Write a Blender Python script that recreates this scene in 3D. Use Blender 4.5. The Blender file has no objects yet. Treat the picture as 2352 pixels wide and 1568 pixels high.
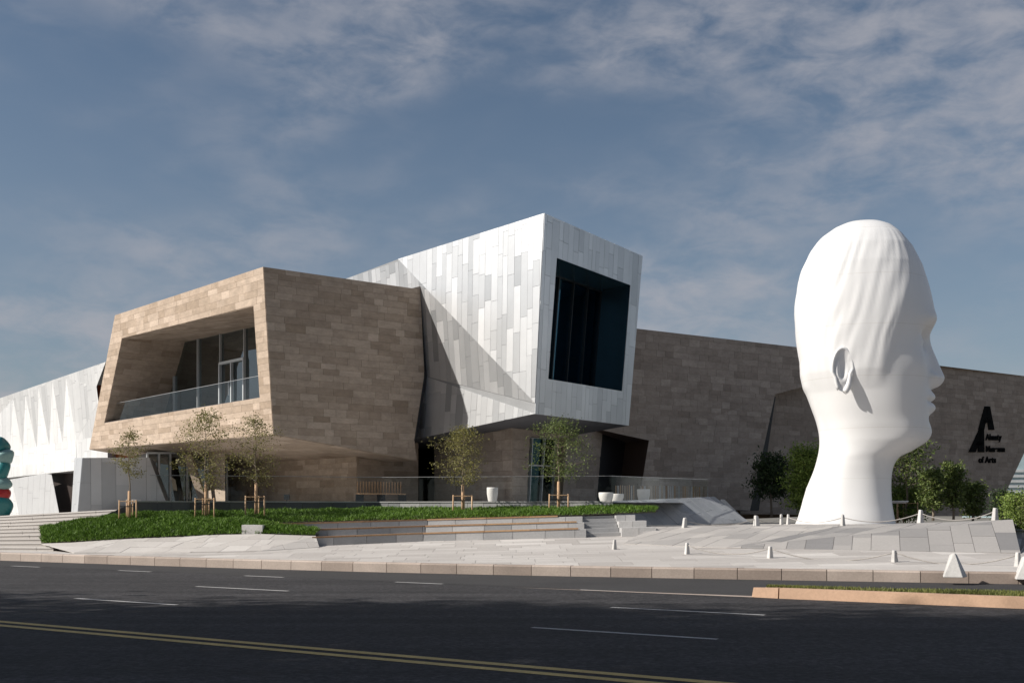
import bpy, bmesh, math, random
import numpy as np
from mathutils import Vector, Matrix, noise

R = math.radians
up = Vector((0, 0, 1))
SC = bpy.context.scene
COL = SC.collection

# ------------------------------------------------------------------ camera, sky, sun, exposure
EYE = 1.6                      # eye height above the road
FOC = 2522.0                   # focal length in pixels of a 2352 px wide picture
CX, HY = 1176.0, 1175.0        # principal column, horizon row (same picture)
cam = bpy.data.cameras.new('camera')
cam.sensor_width = 36.0
cam.lens = 36.0 * FOC / 2352.0
cam.shift_y = (HY - 784.0) / 2352.0
cam.clip_start = 0.1
cam.clip_end = 6000.0
camo = bpy.data.objects.new('camera', cam)
COL.objects.link(camo)
camo.location = (0, 0, EYE)
camo.rotation_euler = (R(90), 0, 0)
SC.camera = camo

SUN_EL = R(35.0)
SUN_AZ = Vector((-0.975, -0.225, 0)).normalized()        # horizontal direction to the sun
SDIR = Vector((SUN_AZ.x * math.cos(SUN_EL), SUN_AZ.y * math.cos(SUN_EL), math.sin(SUN_EL)))
world = bpy.data.worlds.new('World')
SC.world = world
world.use_nodes = True
wn, wl = world.node_tree.nodes, world.node_tree.links
wn.clear()
wout = wn.new('ShaderNodeOutputWorld')
wbg = wn.new('ShaderNodeBackground')
sky = wn.new('ShaderNodeTexSky')
sky.sky_type = 'NISHITA'
sky.sun_disc = False
sky.sun_elevation = SUN_EL
sky.sun_rotation = math.atan2(SUN_AZ.x, SUN_AZ.y)
sky.altitude = 800
sky.air_density = 1.0
sky.dust_density = 1.6
sky.ozone_density = 1.3
wbg.inputs[1].default_value = 0.060
# thin high cloud, laid out on the dome of the sky
tc = wn.new('ShaderNodeTexCoord')
mp = wn.new('ShaderNodeMapping')
mp.inputs['Rotation'].default_value = (0, R(-22), 0)
mp.inputs['Scale'].default_value = (1.0, 1.0, 2.3)
mp.inputs['Location'].default_value = (-8.3, 14, 0.2)
wl.new(tc.outputs['Generated'], mp.inputs[0])
def wnoise(scale, detail, rough, dist):
    n = wn.new('ShaderNodeTexNoise')
    n.inputs['Scale'].default_value = scale; n.inputs['Detail'].default_value = detail
    n.inputs['Roughness'].default_value = rough; n.inputs['Distortion'].default_value = dist
    wl.new(mp.outputs[0], n.inputs['Vector'])
    return n
n1 = wnoise(3.0, 3, 0.5, 0.3)
n2 = wnoise(17.0, 7, 0.58, 0.25)
def wramp(src, a, b):
    r = wn.new('ShaderNodeMapRange'); r.interpolation_type = 'SMOOTHSTEP'
    r.inputs['From Min'].default_value = a; r.inputs['From Max'].default_value = b
    wl.new(src, r.inputs['Value'])
    return r.outputs[0]
c1 = wramp(n1.outputs['Fac'], 0.33, 0.60)
c2 = wramp(n2.outputs['Fac'], 0.25, 0.75)
mul = wn.new('ShaderNodeMath'); mul.operation = 'MULTIPLY'
wl.new(c1, mul.inputs[0]); wl.new(c2, mul.inputs[1])
amt = wn.new('ShaderNodeMath'); amt.operation = 'MULTIPLY'; amt.inputs[1].default_value = 0.74
wl.new(mul.outputs[0], amt.inputs[0])
skymul = wn.new('ShaderNodeMixRGB'); skymul.blend_type = 'MULTIPLY'; skymul.inputs[0].default_value = 1.0
skymul.inputs[2].default_value = (1.12, 1.10, 1.04, 1)
wl.new(sky.outputs[0], skymul.inputs[1])
cmix = wn.new('ShaderNodeMixRGB')
cmix.inputs[2].default_value = (5.6, 5.6, 6.1, 1)
wl.new(amt.outputs[0], cmix.inputs[0]); wl.new(skymul.outputs[0], cmix.inputs[1])
# milky air towards the horizon, the same all round
sepz = wn.new('ShaderNodeSeparateXYZ'); wl.new(tc.outputs['Generated'], sepz.inputs[0])
hz = wn.new('ShaderNodeMapRange'); hz.interpolation_type = 'SMOOTHSTEP'
hz.inputs['From Min'].default_value = 0.42; hz.inputs['From Max'].default_value = 0.0
hz.inputs['To Min'].default_value = 0.0; hz.inputs['To Max'].default_value = 0.45
wl.new(sepz.outputs[2], hz.inputs['Value'])
hmix = wn.new('ShaderNodeMixRGB'); hmix.inputs[2].default_value = (3.3, 3.8, 4.7, 1)
wl.new(hz.outputs[0], hmix.inputs[0]); wl.new(skymul.outputs[0], hmix.inputs[1])
wl.new(hmix.outputs[0], cmix.inputs[1])
wl.new(cmix.outputs[0], wbg.inputs[0])
wl.new(wbg.outputs[0], wout.inputs[0])

sl = bpy.data.lights.new('sun', 'SUN')
sl.energy = 5.0
sl.angle = R(0.6)
sl.color = (1.0, 0.94, 0.86)
so = bpy.data.objects.new('sun', sl)
COL.objects.link(so)
so.rotation_euler = (-SDIR).to_track_quat('-Z', 'Y').to_euler()
so.location = (-30, -10, 40)

SC.view_settings.view_transform = 'Standard'
SC.view_settings.look = 'None'
SC.view_settings.exposure = 0.28
SC.view_settings.gamma = 1.0
SC.cycles.use_denoising = True
SC.cycles.max_bounces = 8
SC.cycles.transparent_max_bounces = 32
SC.cycles.sample_clamp_indirect = 4.0

# ------------------------------------------------------------------ helpers
def at(x, y, D):
    """world point at depth D that lies on the sight line through a picture position"""
    return Vector(((x - CX) / FOC * D, D, EYE - (y - HY) / FOC * D))
def plane(a, b, c):
    n = (b - a).cross(c - a).normalized()
    return (n, n.dot(a))
def hit(x, y, pl):
    d = at(x, y, 1.0) - Vector((0, 0, EYE))
    o = Vector((0, 0, EYE))
    t = (pl[1] - pl[0].dot(o)) / pl[0].dot(d)
    return o + d * t
def shift(pl, off):
    """plane moved by off along the side that faces the camera"""
    n, d = pl
    if n.dot(Vector((0, 0, EYE))) - d < 0: n, d = -n, -d
    return (n, d + off)

WL = {}                        # world location of every object made here
def link(o, parent=None, w=None):
    COL.objects.link(o)
    w = Vector((0, 0, 0)) if w is None else Vector(w)
    if parent is not None:
        o.parent = parent
        o.location = w - WL[parent]
    else:
        o.location = w
    WL[o] = w
    return o
def tag(o, label=None, cat=None, group=None, kind=None):
    if label: o['label'] = label
    if cat: o['category'] = cat
    if group: o['group'] = group
    if kind: o['kind'] = kind
    return o
def thing(name, loc, label, cat, group=None):
    return tag(link(bpy.data.objects.new(name, None), None, loc), label, cat, group)

class MB:
    """collects faces in world coordinates; build() links them as one mesh object"""
    def __init__(s):
        s.v = []; s.f = []; s.t = []; s.sm = []
    def face(s, pts, tone=0.5, smooth=False):
        b = len(s.v)
        s.v += [tuple(p) for p in pts]
        s.f.append(tuple(range(b, b + len(pts)))); s.t.append(tone); s.sm.append(smooth)
    def raw(s, verts, faces, tone=0.5, smooth=False):
        b = len(s.v)
        s.v += [tuple(p) for p in verts]
        for f in faces:
            s.f.append(tuple(i + b for i in f)); s.t.append(tone); s.sm.append(smooth)
    def hexa(s, b4, t4, tone=0.5):
        s.raw(list(b4) + list(t4), [(3, 2, 1, 0), (4, 5, 6, 7), (0, 1, 5, 4), (1, 2, 6, 5), (2, 3, 7, 6), (3, 0, 4, 7)], tone)
    def box(s, x0, x1, y0, y1, z0, z1, tone=0.5):
        s.hexa([(x0, y0, z0), (x1, y0, z0), (x1, y1, z0), (x0, y1, z0)],
               [(x0, y0, z1), (x1, y0, z1), (x1, y1, z1), (x0, y1, z1)], tone)
    def bar(s, a, b, w, d=None, tone=0.5, up=None):
        """square bar from a to b, w across and d the other way"""
        a = Vector(a); b = Vector(b); d = w if d is None else d
        z = (b - a).normalized()
        ref = Vector(up) if up is not None else (Vector((0, 0, 1)) if abs(z.z) < 0.9 else Vector((0, 1, 0)))
        x = ref.cross(z).normalized(); y = z.cross(x)
        q = [x * w / 2 * i + y * d / 2 * j for i, j in ((-1, -1), (1, -1), (1, 1), (-1, 1))]
        s.hexa([a + k for k in q], [b + k for k in q], tone)
    def tube(s, pts, radii, seg=8, tone=0.5, cap=True):
        pts = [Vector(p) for p in pts]
        b = len(s.v); n = len(pts)
        for i, p in enumerate(pts):
            z = (pts[min(i + 1, n - 1)] - pts[max(i - 1, 0)]).normalized()
            ref = Vector((0, 1, 0)) if abs(z.y) < 0.9 else Vector((1, 0, 0))
            x = ref.cross(z).normalized(); y = z.cross(x)
            for k in range(seg):
                a = 2 * math.pi * k / seg
                s.v.append(tuple(p + (x * math.cos(a) + y * math.sin(a)) * radii[i]))
        for i in range(n - 1):
            for k in range(seg):
                k2 = (k + 1) % seg
                s.f.append((b + i * seg + k, b + i * seg + k2, b + (i + 1) * seg + k2, b + (i + 1) * seg + k))
                s.t.append(tone); s.sm.append(True)
        if cap:
            s.f.append(tuple(b + k for k in reversed(range(seg)))); s.t.append(tone); s.sm.append(False)
            s.f.append(tuple(b + (n - 1) * seg + k for k in range(seg))); s.t.append(tone); s.sm.append(False)
    def prism(s, poly, n, t, tone=0.5):
        """front polygon poly (on the plane) raised by n*t, with sides; no back"""
        n = Vector(n)
        k = len(poly)
        top = [Vector(p) + n * t for p in poly]
        nn = Vector((0, 0, 0))
        for i in range(k):
            nn += top[i].cross(top[(i + 1) % k])
        if nn.dot(n) < 0:
            poly = list(reversed(poly)); top.reverse()
        s.raw(list(poly) + top, [tuple(range(k, 2 * k))] + [(i, (i + 1) % k, k + (i + 1) % k, k + i) for i in range(k)], tone)
    def lathe(s, c, prof, seg=24, tone=0.5):
        b = len(s.v); c = Vector(c)
        for r, z in prof:
            for k in range(seg):
                a = 2 * math.pi * k / seg
                s.v.append((c.x + r * math.cos(a), c.y + r * math.sin(a), c.z + z))
        for i in range(len(prof) - 1):
            for k in range(seg):
                k2 = (k + 1) % seg
                s.f.append((b + i * seg + k, b + i * seg + k2, b + (i + 1) * seg + k2, b + (i + 1) * seg + k))
                s.t.append(tone); s.sm.append(True)
        s.f.append(tuple(b + (len(prof) - 1) * seg + k for k in range(seg))); s.t.append(tone); s.sm.append(False)
    def build(s, name, mat, parent=None, at_=None, own=False):
        if own:
            w = Vector(np.mean(np.array(s.v), axis=0))
        elif at_ is not None: w = Vector(at_)
        elif parent is not None: w = WL[parent]
        else: w = Vector((0, 0, 0))
        me = bpy.data.meshes.new(name)
        va = np.array(s.v, dtype=np.float64) - np.array(w)
        me.from_pydata(va.tolist(), [], s.f)
        a = me.attributes.new('tone', 'FLOAT', 'FACE')
        a.data.foreach_set('value', np.array(s.t, dtype=np.float32))
        if any(s.sm):
            me.polygons.foreach_set('use_smooth', np.array(s.sm, dtype=bool))
        me.materials.append(mat)
        me.update()
        return link(bpy.data.objects.new(name, me), parent, w)

# ------------------------------------------------------------------ materials
def newmat(name):
    m = bpy.data.materials.new(name); m.use_nodes = True
    nt = m.node_tree
    return m, nt, nt.nodes['Principled BSDF']
def rgb(c): return (c[0], c[1], c[2], 1)
def N(nt, t, **kw):
    n = nt.nodes.new(t)
    for k, v in kw.items(): setattr(n, k, v)
    return n
def surf(name, col, col2=None, tone=0.0, rough=0.7, metal=0.0, grain=(18, 0.12), blotch=(0.8, 0.10), bump=(30, 0.15),
         hue=None, spec=0.5, stretch=None):
    """base colour between col and col2 by the piece's own tone, with fine grain, broad wear and relief"""
    m, nt, b = newmat(name)
    L = nt.links
    geo = N(nt, 'ShaderNodeNewGeometry')
    vec = geo.outputs['Position']
    if stretch:
        mpn = N(nt, 'ShaderNodeMapping'); mpn.inputs['Scale'].default_value = stretch
        L.new(vec, mpn.inputs[0]); vec = mpn.outputs[0]
    at_ = N(nt, 'ShaderNodeAttribute', attribute_name='tone')
    mix = N(nt, 'ShaderNodeMixRGB'); mix.inputs[1].default_value = rgb(col); mix.inputs[2].default_value = rgb(col2 or col)
    L.new(at_.outputs['Fac'], mix.inputs[0])
    g = N(nt, 'ShaderNodeTexNoise'); g.inputs['Scale'].default_value = grain[0]; g.inputs['Detail'].default_value = 5
    g.inputs['Roughness'].default_value = 0.65
    L.new(vec, g.inputs['Vector'])
    bl = N(nt, 'ShaderNodeTexNoise'); bl.inputs['Scale'].default_value = blotch[0]; bl.inputs['Detail'].default_value = 4
    L.new(vec, bl.inputs['Vector'])
    def rng(src, amp):
        r = N(nt, 'ShaderNodeMapRange')
        r.inputs['From Min'].default_value = 0.25; r.inputs['From Max'].default_value = 0.75
        r.inputs['To Min'].default_value = 1 - amp; r.inputs['To Max'].default_value = 1 + amp
        L.new(src, r.inputs['Value']); return r.outputs[0]
    mu = N(nt, 'ShaderNodeMath', operation='MULTIPLY')
    L.new(rng(g.outputs['Fac'], grain[1]), mu.inputs[0]); L.new(rng(bl.outputs['Fac'], blotch[1]), mu.inputs[1])
    vm = N(nt, 'ShaderNodeVectorMath', operation='SCALE')
    L.new(mix.outputs[0], vm.inputs[0]); L.new(mu.outputs[0], vm.inputs['Scale'])
    L.new(vm.outputs[0], b.inputs['Base Color'])
    b.inputs['Roughness'].default_value = rough
    b.inputs['Metallic'].default_value = metal
    b.inputs['Specular IOR Level'].default_value = spec
    if bump:
        bt = N(nt, 'ShaderNodeTexNoise'); bt.inputs['Scale'].default_value = bump[0]; bt.inputs['Detail'].default_value = 4
        L.new(vec, bt.inputs['Vector'])
        bp = N(nt, 'ShaderNodeBump'); bp.inputs['Strength'].default_value = bump[1]; bp.inputs['Distance'].default_value = 0.02
        L.new(bt.outputs['Fac'], bp.inputs['Height']); L.new(bp.outputs[0], b.inputs['Normal'])
    return m

M = {}
M['limestone'] = surf('limestone', (0.315, 0.238, 0.172), (0.50, 0.40, 0.315), rough=0.75, grain=(6, 0.14), blotch=(1.8, 0.15), stretch=(1, 1, 2.2))
M['limestone_dark'] = surf('brown limestone', (0.27, 0.217, 0.176), (0.42, 0.35, 0.295), rough=0.75, grain=(6, 0.16), blotch=(1.6, 0.16), stretch=(1, 1, 2.2))
M['joint'] = surf('mortar joint', (0.31, 0.24, 0.178), rough=0.9)
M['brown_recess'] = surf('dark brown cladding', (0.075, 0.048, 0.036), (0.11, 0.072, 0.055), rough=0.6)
M['doorway_shade'] = surf('near black doorway shade', (0.022, 0.012, 0.009), rough=0.6)  # near black that stands in for shade in the annex doorway
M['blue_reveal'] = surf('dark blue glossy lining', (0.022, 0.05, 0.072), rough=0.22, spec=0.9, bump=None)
M['black'] = surf('gap black', (0.010, 0.010, 0.012), rough=0.5, grain=(5, 0.1))  # black that stands in for shade in gaps and slits
M['alu'] = surf('aluminium panel', (0.41, 0.425, 0.44), (0.77, 0.78, 0.79), rough=0.46, metal=0.86, grain=(2, 0.03), blotch=(0.5, 0.04), bump=(0.7, 0.06))
M['alu_sunlit'] = surf('sun brightened aluminium panel', (0.52, 0.525, 0.53), (0.84, 0.84, 0.835), rough=0.45, metal=0.40, grain=(2, 0.03), blotch=(0.5, 0.04), bump=(0.7, 0.06))  # brighter copy of the aluminium; sunlight on the annex put into its colour
_nt = M['alu'].node_tree
_rr = _nt.nodes.new('ShaderNodeMapRange'); _rr.inputs['To Min'].default_value = 0.44; _rr.inputs['To Max'].default_value = 0.44
_nt.links.new([n for n in _nt.nodes if n.type == 'ATTRIBUTE'][0].outputs['Fac'], _rr.inputs['Value'])
_nt.links.new(_rr.outputs[0], _nt.nodes['Principled BSDF'].inputs['Roughness'])
M['alu_joint'] = surf('aluminium joint', (0.36, 0.37, 0.38), rough=0.5, metal=0.7)
M['corten'] = surf('rust red panel', (0.40, 0.10, 0.04), (0.46, 0.13, 0.05), rough=0.7)
M['paving'] = surf('pale paving', (0.36, 0.335, 0.315), (0.545, 0.52, 0.495), rough=0.7, grain=(14, 0.06), blotch=(0.35, 0.07), bump=(40, 0.08))
M['paving_joint'] = surf('paving joint', (0.27, 0.25, 0.24), rough=0.9)
M['mound'] = surf('pale granite slab', (0.21, 0.205, 0.205), (0.47, 0.445, 0.42), rough=0.65, grain=(14, 0.07), blotch=(0.6, 0.07), bump=(40, 0.08))
M['grey_granite'] = surf('grey granite', (0.26, 0.265, 0.275), (0.52, 0.51, 0.50), rough=0.65, grain=(16, 0.10), blotch=(0.9, 0.10))
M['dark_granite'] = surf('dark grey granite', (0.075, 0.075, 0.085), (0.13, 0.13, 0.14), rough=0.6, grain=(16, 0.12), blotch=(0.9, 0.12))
M['bank_granite'] = surf('blue grey granite', (0.20, 0.215, 0.235), (0.33, 0.34, 0.36), rough=0.6, grain=(16, 0.12), blotch=(0.9, 0.12))
M['kerb'] = surf('beige granite kerb', (0.29, 0.235, 0.20), (0.41, 0.345, 0.30), rough=0.8, grain=(22, 0.14), blotch=(1.1, 0.15))
M['median_kerb'] = surf('tan concrete kerb', (0.42, 0.27, 0.18), (0.48, 0.32, 0.22), rough=0.85, grain=(22, 0.12), blotch=(1.1, 0.12))
M['wood'] = surf('weathered timber', (0.33, 0.19, 0.10), (0.46, 0.29, 0.16), rough=0.7, grain=(12, 0.2))
M['stake'] = surf('raw pine stake', (0.50, 0.32, 0.18), (0.60, 0.41, 0.25), rough=0.7, grain=(12, 0.15))
M['bark'] = surf('young bark', (0.15, 0.12, 0.09), (0.22, 0.18, 0.14), rough=0.9, grain=(20, 0.25))
M['burlap'] = surf('trunk wrap', (0.50, 0.33, 0.20), rough=0.9)
M['white_stone'] = surf('white stone', (0.42, 0.41, 0.40), (0.55, 0.54, 0.525), rough=0.7, grain=(18, 0.12), blotch=(3, 0.14))
M['pot'] = surf('white concrete pot', (0.62, 0.60, 0.57), rough=0.6, grain=(10, 0.05))
M['rope'] = surf('grey rope', (0.36, 0.34, 0.32), rough=0.8)
M['soil'] = surf('garden soil', (0.05, 0.045, 0.03), (0.07, 0.06, 0.04), rough=0.95, grain=(6, 0.3))
M['ground'] = surf('far ground', (0.16, 0.15, 0.13), rough=0.95, grain=(2, 0.2), blotch=(0.05, 0.2))
M['frame'] = surf('white metal frame', (0.62, 0.64, 0.65), rough=0.35, metal=0.3, bump=None)
M['dark_frame'] = surf('dark metal frame', (0.03, 0.035, 0.04), rough=0.4, metal=0.4, bump=None)
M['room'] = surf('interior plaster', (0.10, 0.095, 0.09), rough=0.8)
M['room_lit'] = surf('ambient lit interior', (0.14, 0.21, 0.26), rough=0.8)  # lighter blue copy of the interior; ambient light put into its colour
M['logo'] = surf('black letters', (0.004, 0.004, 0.004), rough=0.7, spec=0.05, bump=None)
M['line_white'] = surf('white road paint', (0.42, 0.415, 0.41), rough=0.7, grain=(25, 0.25), blotch=(3, 0.15))
M['line_yellow'] = surf('yellow road paint', (0.60, 0.43, 0.15), rough=0.7, grain=(25, 0.25), blotch=(2, 0.15))
M['teal'] = surf('teal painted metal', (0.02, 0.16, 0.17), (0.03, 0.22, 0.22), rough=0.35)
M['teal_pale'] = surf('pale teal painted metal', (0.20, 0.34, 0.33), rough=0.4)
M['red'] = surf('red painted metal', (0.42, 0.02, 0.02), rough=0.35)
M['tower_glass'] = surf('pale tower glass', (0.30, 0.38, 0.40), rough=0.15, spec=0.6, bump=None)
M['tower_band'] = surf('white floor band', (0.60, 0.62, 0.62), rough=0.6, bump=None)

def leafmat(name, c1, c2, trans=0.25):
    m, nt, b = newmat(name)
    L = nt.links
    a = N(nt, 'ShaderNodeAttribute', attribute_name='tone')
    mx = N(nt, 'ShaderNodeMixRGB'); mx.inputs[1].default_value = rgb(c1); mx.inputs[2].default_value = rgb(c2)
    L.new(a.outputs['Fac'], mx.inputs[0])
    L.new(mx.outputs[0], b.inputs['Base Color'])
    b.inputs['Roughness'].default_value = 0.55
    b.inputs['Specular IOR Level'].default_value = 0.3
    tr = N(nt, 'ShaderNodeBsdfTranslucent')
    L.new(mx.outputs[0], tr.inputs[0])
    ms = N(nt, 'ShaderNodeMixShader'); ms.inputs[0].default_value = trans
    L.new(b.outputs[0], ms.inputs[1]); L.new(tr.outputs[0], ms.inputs[2])
    L.new(ms.outputs[0], nt.nodes['Material Output'].inputs[0])
    return m
M['leaf_olive'] = leafmat('olive young leaves', (0.12, 0.12, 0.035), (0.27, 0.245, 0.08))
M['leaf_green'] = leafmat('green leaves', (0.06, 0.095, 0.022), (0.16, 0.20, 0.055))
M['leaf_bright'] = leafmat('bright hedge leaves', (0.10, 0.16, 0.03), (0.24, 0.32, 0.07))
M['leaf_dark'] = leafmat('dark street leaves', (0.025, 0.045, 0.018), (0.05, 0.08, 0.03))
M['juniper'] = leafmat('juniper needles', (0.045, 0.10, 0.012), (0.16, 0.28, 0.035), 0.15)
M['grass'] = leafmat('grass', (0.10, 0.13, 0.03), (0.24, 0.24, 0.08), 0.2)

def glassmat(name, tint, refl, rough=0.02, k=1.0, gc=(0.85, 0.93, 0.96)):
    m = bpy.data.materials.new(name); m.use_nodes = True
    nt = m.node_tree; nt.nodes.clear(); L = nt.links
    out = N(nt, 'ShaderNodeOutputMaterial')
    t = N(nt, 'ShaderNodeBsdfTransparent'); t.inputs[0].default_value = rgb(tint)
    g = N(nt, 'ShaderNodeBsdfGlossy'); g.inputs['Roughness'].default_value = rough
    g.inputs[0].default_value = rgb(gc)
    lw = N(nt, 'ShaderNodeLayerWeight'); lw.inputs[0].default_value = 0.5
    p5 = N(nt, 'ShaderNodeMath', operation='POWER'); p5.inputs[1].default_value = 4.0
    L.new(lw.outputs['Facing'], p5.inputs[0])
    fr = N(nt, 'ShaderNodeMath', operation='MULTIPLY_ADD'); fr.inputs[1].default_value = 0.9; fr.inputs[2].default_value = 0.045
    L.new(p5.outputs[0], fr.inputs[0])
    ad = N(nt, 'ShaderNodeMath', operation='MULTIPLY_ADD'); ad.inputs[1].default_value = k; ad.inputs[2].default_value = refl
    L.new(fr.outputs[0], ad.inputs[0])
    mx = N(nt, 'ShaderNodeMixShader')
    L.new(ad.outputs[0], mx.inputs[0]); L.new(t.outputs[0], mx.inputs[1]); L.new(g.outputs[0], mx.inputs[2])
    L.new(mx.outputs[0], out.inputs[0])
    return m
M['glass'] = glassmat('window glass', (0.25, 0.37, 0.40), 0.13)
M['glass_dark'] = glassmat('deep blue window glass', (0.20, 0.36, 0.46), 0.20, k=1.0, gc=(0.25, 0.52, 0.68))
M['glass_teal'] = glassmat('teal entrance glass', (0.10, 0.20, 0.24), 0.015, k=0.7, gc=(0.3, 0.6, 0.68))
M['rail_glass'] = glassmat('railing glass', (0.975, 0.985, 0.985), 0.0, k=0.4)

def asphalt():
    m, nt, b = newmat('asphalt')
    L = nt.links
    geo = N(nt, 'ShaderNodeNewGeometry')
    f = N(nt, 'ShaderNodeTexNoise'); f.inputs['Scale'].default_value = 15; f.inputs['Detail'].default_value = 4
    f.inputs['Roughness'].default_value = 0.8
    L.new(geo.outputs['Position'], f.inputs['Vector'])
    vo = N(nt, 'ShaderNodeTexVoronoi'); vo.inputs['Scale'].default_value = 11
    L.new(geo.outputs['Position'], vo.inputs['Vector'])
    mp_ = N(nt, 'ShaderNodeMapping'); mp_.inputs['Rotation'].default_value = (0, 0, R(31.5)); mp_.inputs['Scale'].default_value = (0.06, 1.1, 1)
    L.new(geo.outputs['Position'], mp_.inputs[0])
    st = N(nt, 'ShaderNodeTexNoise'); st.inputs['Scale'].default_value = 1.0; st.inputs['Detail'].default_value = 6
    L.new(mp_.outputs[0], st.inputs['Vector'])
    pt = N(nt, 'ShaderNodeTexNoise'); pt.inputs['Scale'].default_value = 0.35; pt.inputs['Detail'].default_value = 5
    L.new(geo.outputs['Position'], pt.inputs['Vector'])
    r1 = N(nt, 'ShaderNodeMapRange'); r1.inputs['From Min'].default_value = 0.36; r1.inputs['From Max'].default_value = 0.66
    r1.inputs['To Min'].default_value = 0.35; r1.inputs['To Max'].default_value = 1.9
    L.new(f.outputs['Fac'], r1.inputs['Value'])
    r2 = N(nt, 'ShaderNodeMapRange'); r2.inputs['From Min'].default_value = 0.3; r2.inputs['From Max'].default_value = 0.7
    r2.inputs['To Min'].default_value = 0.66; r2.inputs['To Max'].default_value = 1.36
    L.new(st.outputs['Fac'], r2.inputs['Value'])
    r3 = N(nt, 'ShaderNodeMapRange'); r3.inputs['From Min'].default_value = 0.3; r3.inputs['From Max'].default_value = 0.7
    r3.inputs['To Min'].default_value = 0.88; r3.inputs['To Max'].default_value = 1.12
    L.new(pt.outputs['Fac'], r3.inputs['Value'])
    r4 = N(nt, 'ShaderNodeMapRange'); r4.inputs['From Min'].default_value = 0.0; r4.inputs['From Max'].default_value = 1.0
    r4.inputs['To Min'].default_value = 1.45; r4.inputs['To Max'].default_value = 0.55
    L.new(vo.outputs['Color'], r4.inputs['Value'])
    m1 = N(nt, 'ShaderNodeMath', operation='MULTIPLY'); L.new(r1.outputs[0], m1.inputs[0]); L.new(r2.outputs[0], m1.inputs[1])
    m2 = N(nt, 'ShaderNodeMath', operation='MULTIPLY'); L.new(m1.outputs[0], m2.inputs[0]); L.new(r3.outputs[0], m2.inputs[1])
    m3 = N(nt, 'ShaderNodeMath', operation='MULTIPLY'); L.new(m2.outputs[0], m3.inputs[0]); L.new(r4.outputs[0], m3.inputs[1])
    vm = N(nt, 'ShaderNodeVectorMath', operation='SCALE'); vm.inputs[0].default_value = (0.030, 0.029, 0.031)
    L.new(m3.outputs[0], vm.inputs['Scale']); L.new(vm.outputs[0], b.inputs['Base Color'])
    b.inputs['Roughness'].default_value = 0.85
    b.inputs['Specular IOR Level'].default_value = 0.3
    bp = N(nt, 'ShaderNodeBump'); bp.inputs['Strength'].default_value = 0.5; bp.inputs['Distance'].default_value = 0.01
    L.new(f.outputs['Fac'], bp.inputs['Height']); L.new(bp.outputs[0], b.inputs['Normal'])
    return m
M['asphalt'] = asphalt()

def headmat():
    m, nt, b = newmat('white resin with fine panel seams')
    L = nt.links
    tcn = N(nt, 'ShaderNodeTexCoord')
    sp = N(nt, 'ShaderNodeSeparateXYZ'); L.new(tcn.outputs['Object'], sp.inputs[0])
    a = N(nt, 'ShaderNodeMath', operation='MULTIPLY'); a.inputs[1].default_value = 1 / 1.93; L.new(sp.outputs[2], a.inputs[0])
    fr = N(nt, 'ShaderNodeMath', operation='FRACT'); L.new(a.outputs[0], fr.inputs[0])
    lt = N(nt, 'ShaderNodeMath', operation='LESS_THAN'); lt.inputs[1].default_value = 0.010; L.new(fr.outputs[0], lt.inputs[0])
    no = N(nt, 'ShaderNodeTexNoise'); no.inputs['Scale'].default_value = 0.6; no.inputs['Detail'].default_value = 4
    L.new(tcn.outputs['Object'], no.inputs['Vector'])
    rg = N(nt, 'ShaderNodeMapRange'); rg.inputs['To Min'].default_value = 0.68; rg.inputs['To Max'].default_value = 0.76
    L.new(no.outputs['Fac'], rg.inputs['Value'])
    mx = N(nt, 'ShaderNodeMixRGB'); mx.inputs[2].default_value = (0.64, 0.63, 0.61, 1)
    cc = N(nt, 'ShaderNodeCombineXYZ')
    for i in range(3): L.new(rg.outputs[0], cc.inputs[i])
    L.new(lt.outputs[0], mx.inputs[0]); L.new(cc.outputs[0], mx.inputs[1])
    L.new(mx.outputs[0], b.inputs['Base Color'])
    b.inputs['Roughness'].default_value = 0.42
    return m
M['head'] = headmat()

# ------------------------------------------------------------------ cladding: real slabs cut to the outline of a face
def clip_half(poly, a, b, keep_left=True):
    """part of a 2-d polygon on one side of the line a-b"""
    out = []
    def sd(p):
        d = (b[0] - a[0]) * (p[1] - a[1]) - (b[1] - a[1]) * (p[0] - a[0])
        return d if keep_left else -d
    for i in range(len(poly)):
        p, q = poly[i], poly[(i + 1) % len(poly)]
        sp, sq = sd(p), sd(q)
        if sp >= 0: out.append(p)
        if (sp > 0 and sq < 0) or (sp < 0 and sq > 0):
            t = sp / (sp - sq)
            out.append((p[0] + (q[0] - p[0]) * t, p[1] + (q[1] - p[1]) * t))
    return out
def area2(p):
    return 0.5 * sum(p[i][0] * p[(i + 1) % len(p)][1] - p[(i + 1) % len(p)][0] * p[i][1] for i in range(len(p)))
def ccw(p): return p if area2(p) > 0 else list(reversed(p))
def clip_convex(poly, conv):
    for i in range(len(conv)):
        if len(poly) < 3: return []
        poly = clip_half(poly, conv[i], conv[(i + 1) % len(conv)])
    return poly if len(poly) >= 3 else []
def subtract(poly, hole):
    res = []; rest = poly
    for i in range(len(hole)):
        a, b = hole[i], hole[(i + 1) % len(hole)]
        o = clip_half(rest, a, b, False)
        if len(o) >= 3 and abs(area2(o)) > 1e-4: res.append(o)
        rest = clip_half(rest, a, b, True)
        if len(rest) < 3: break
    return res

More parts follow.
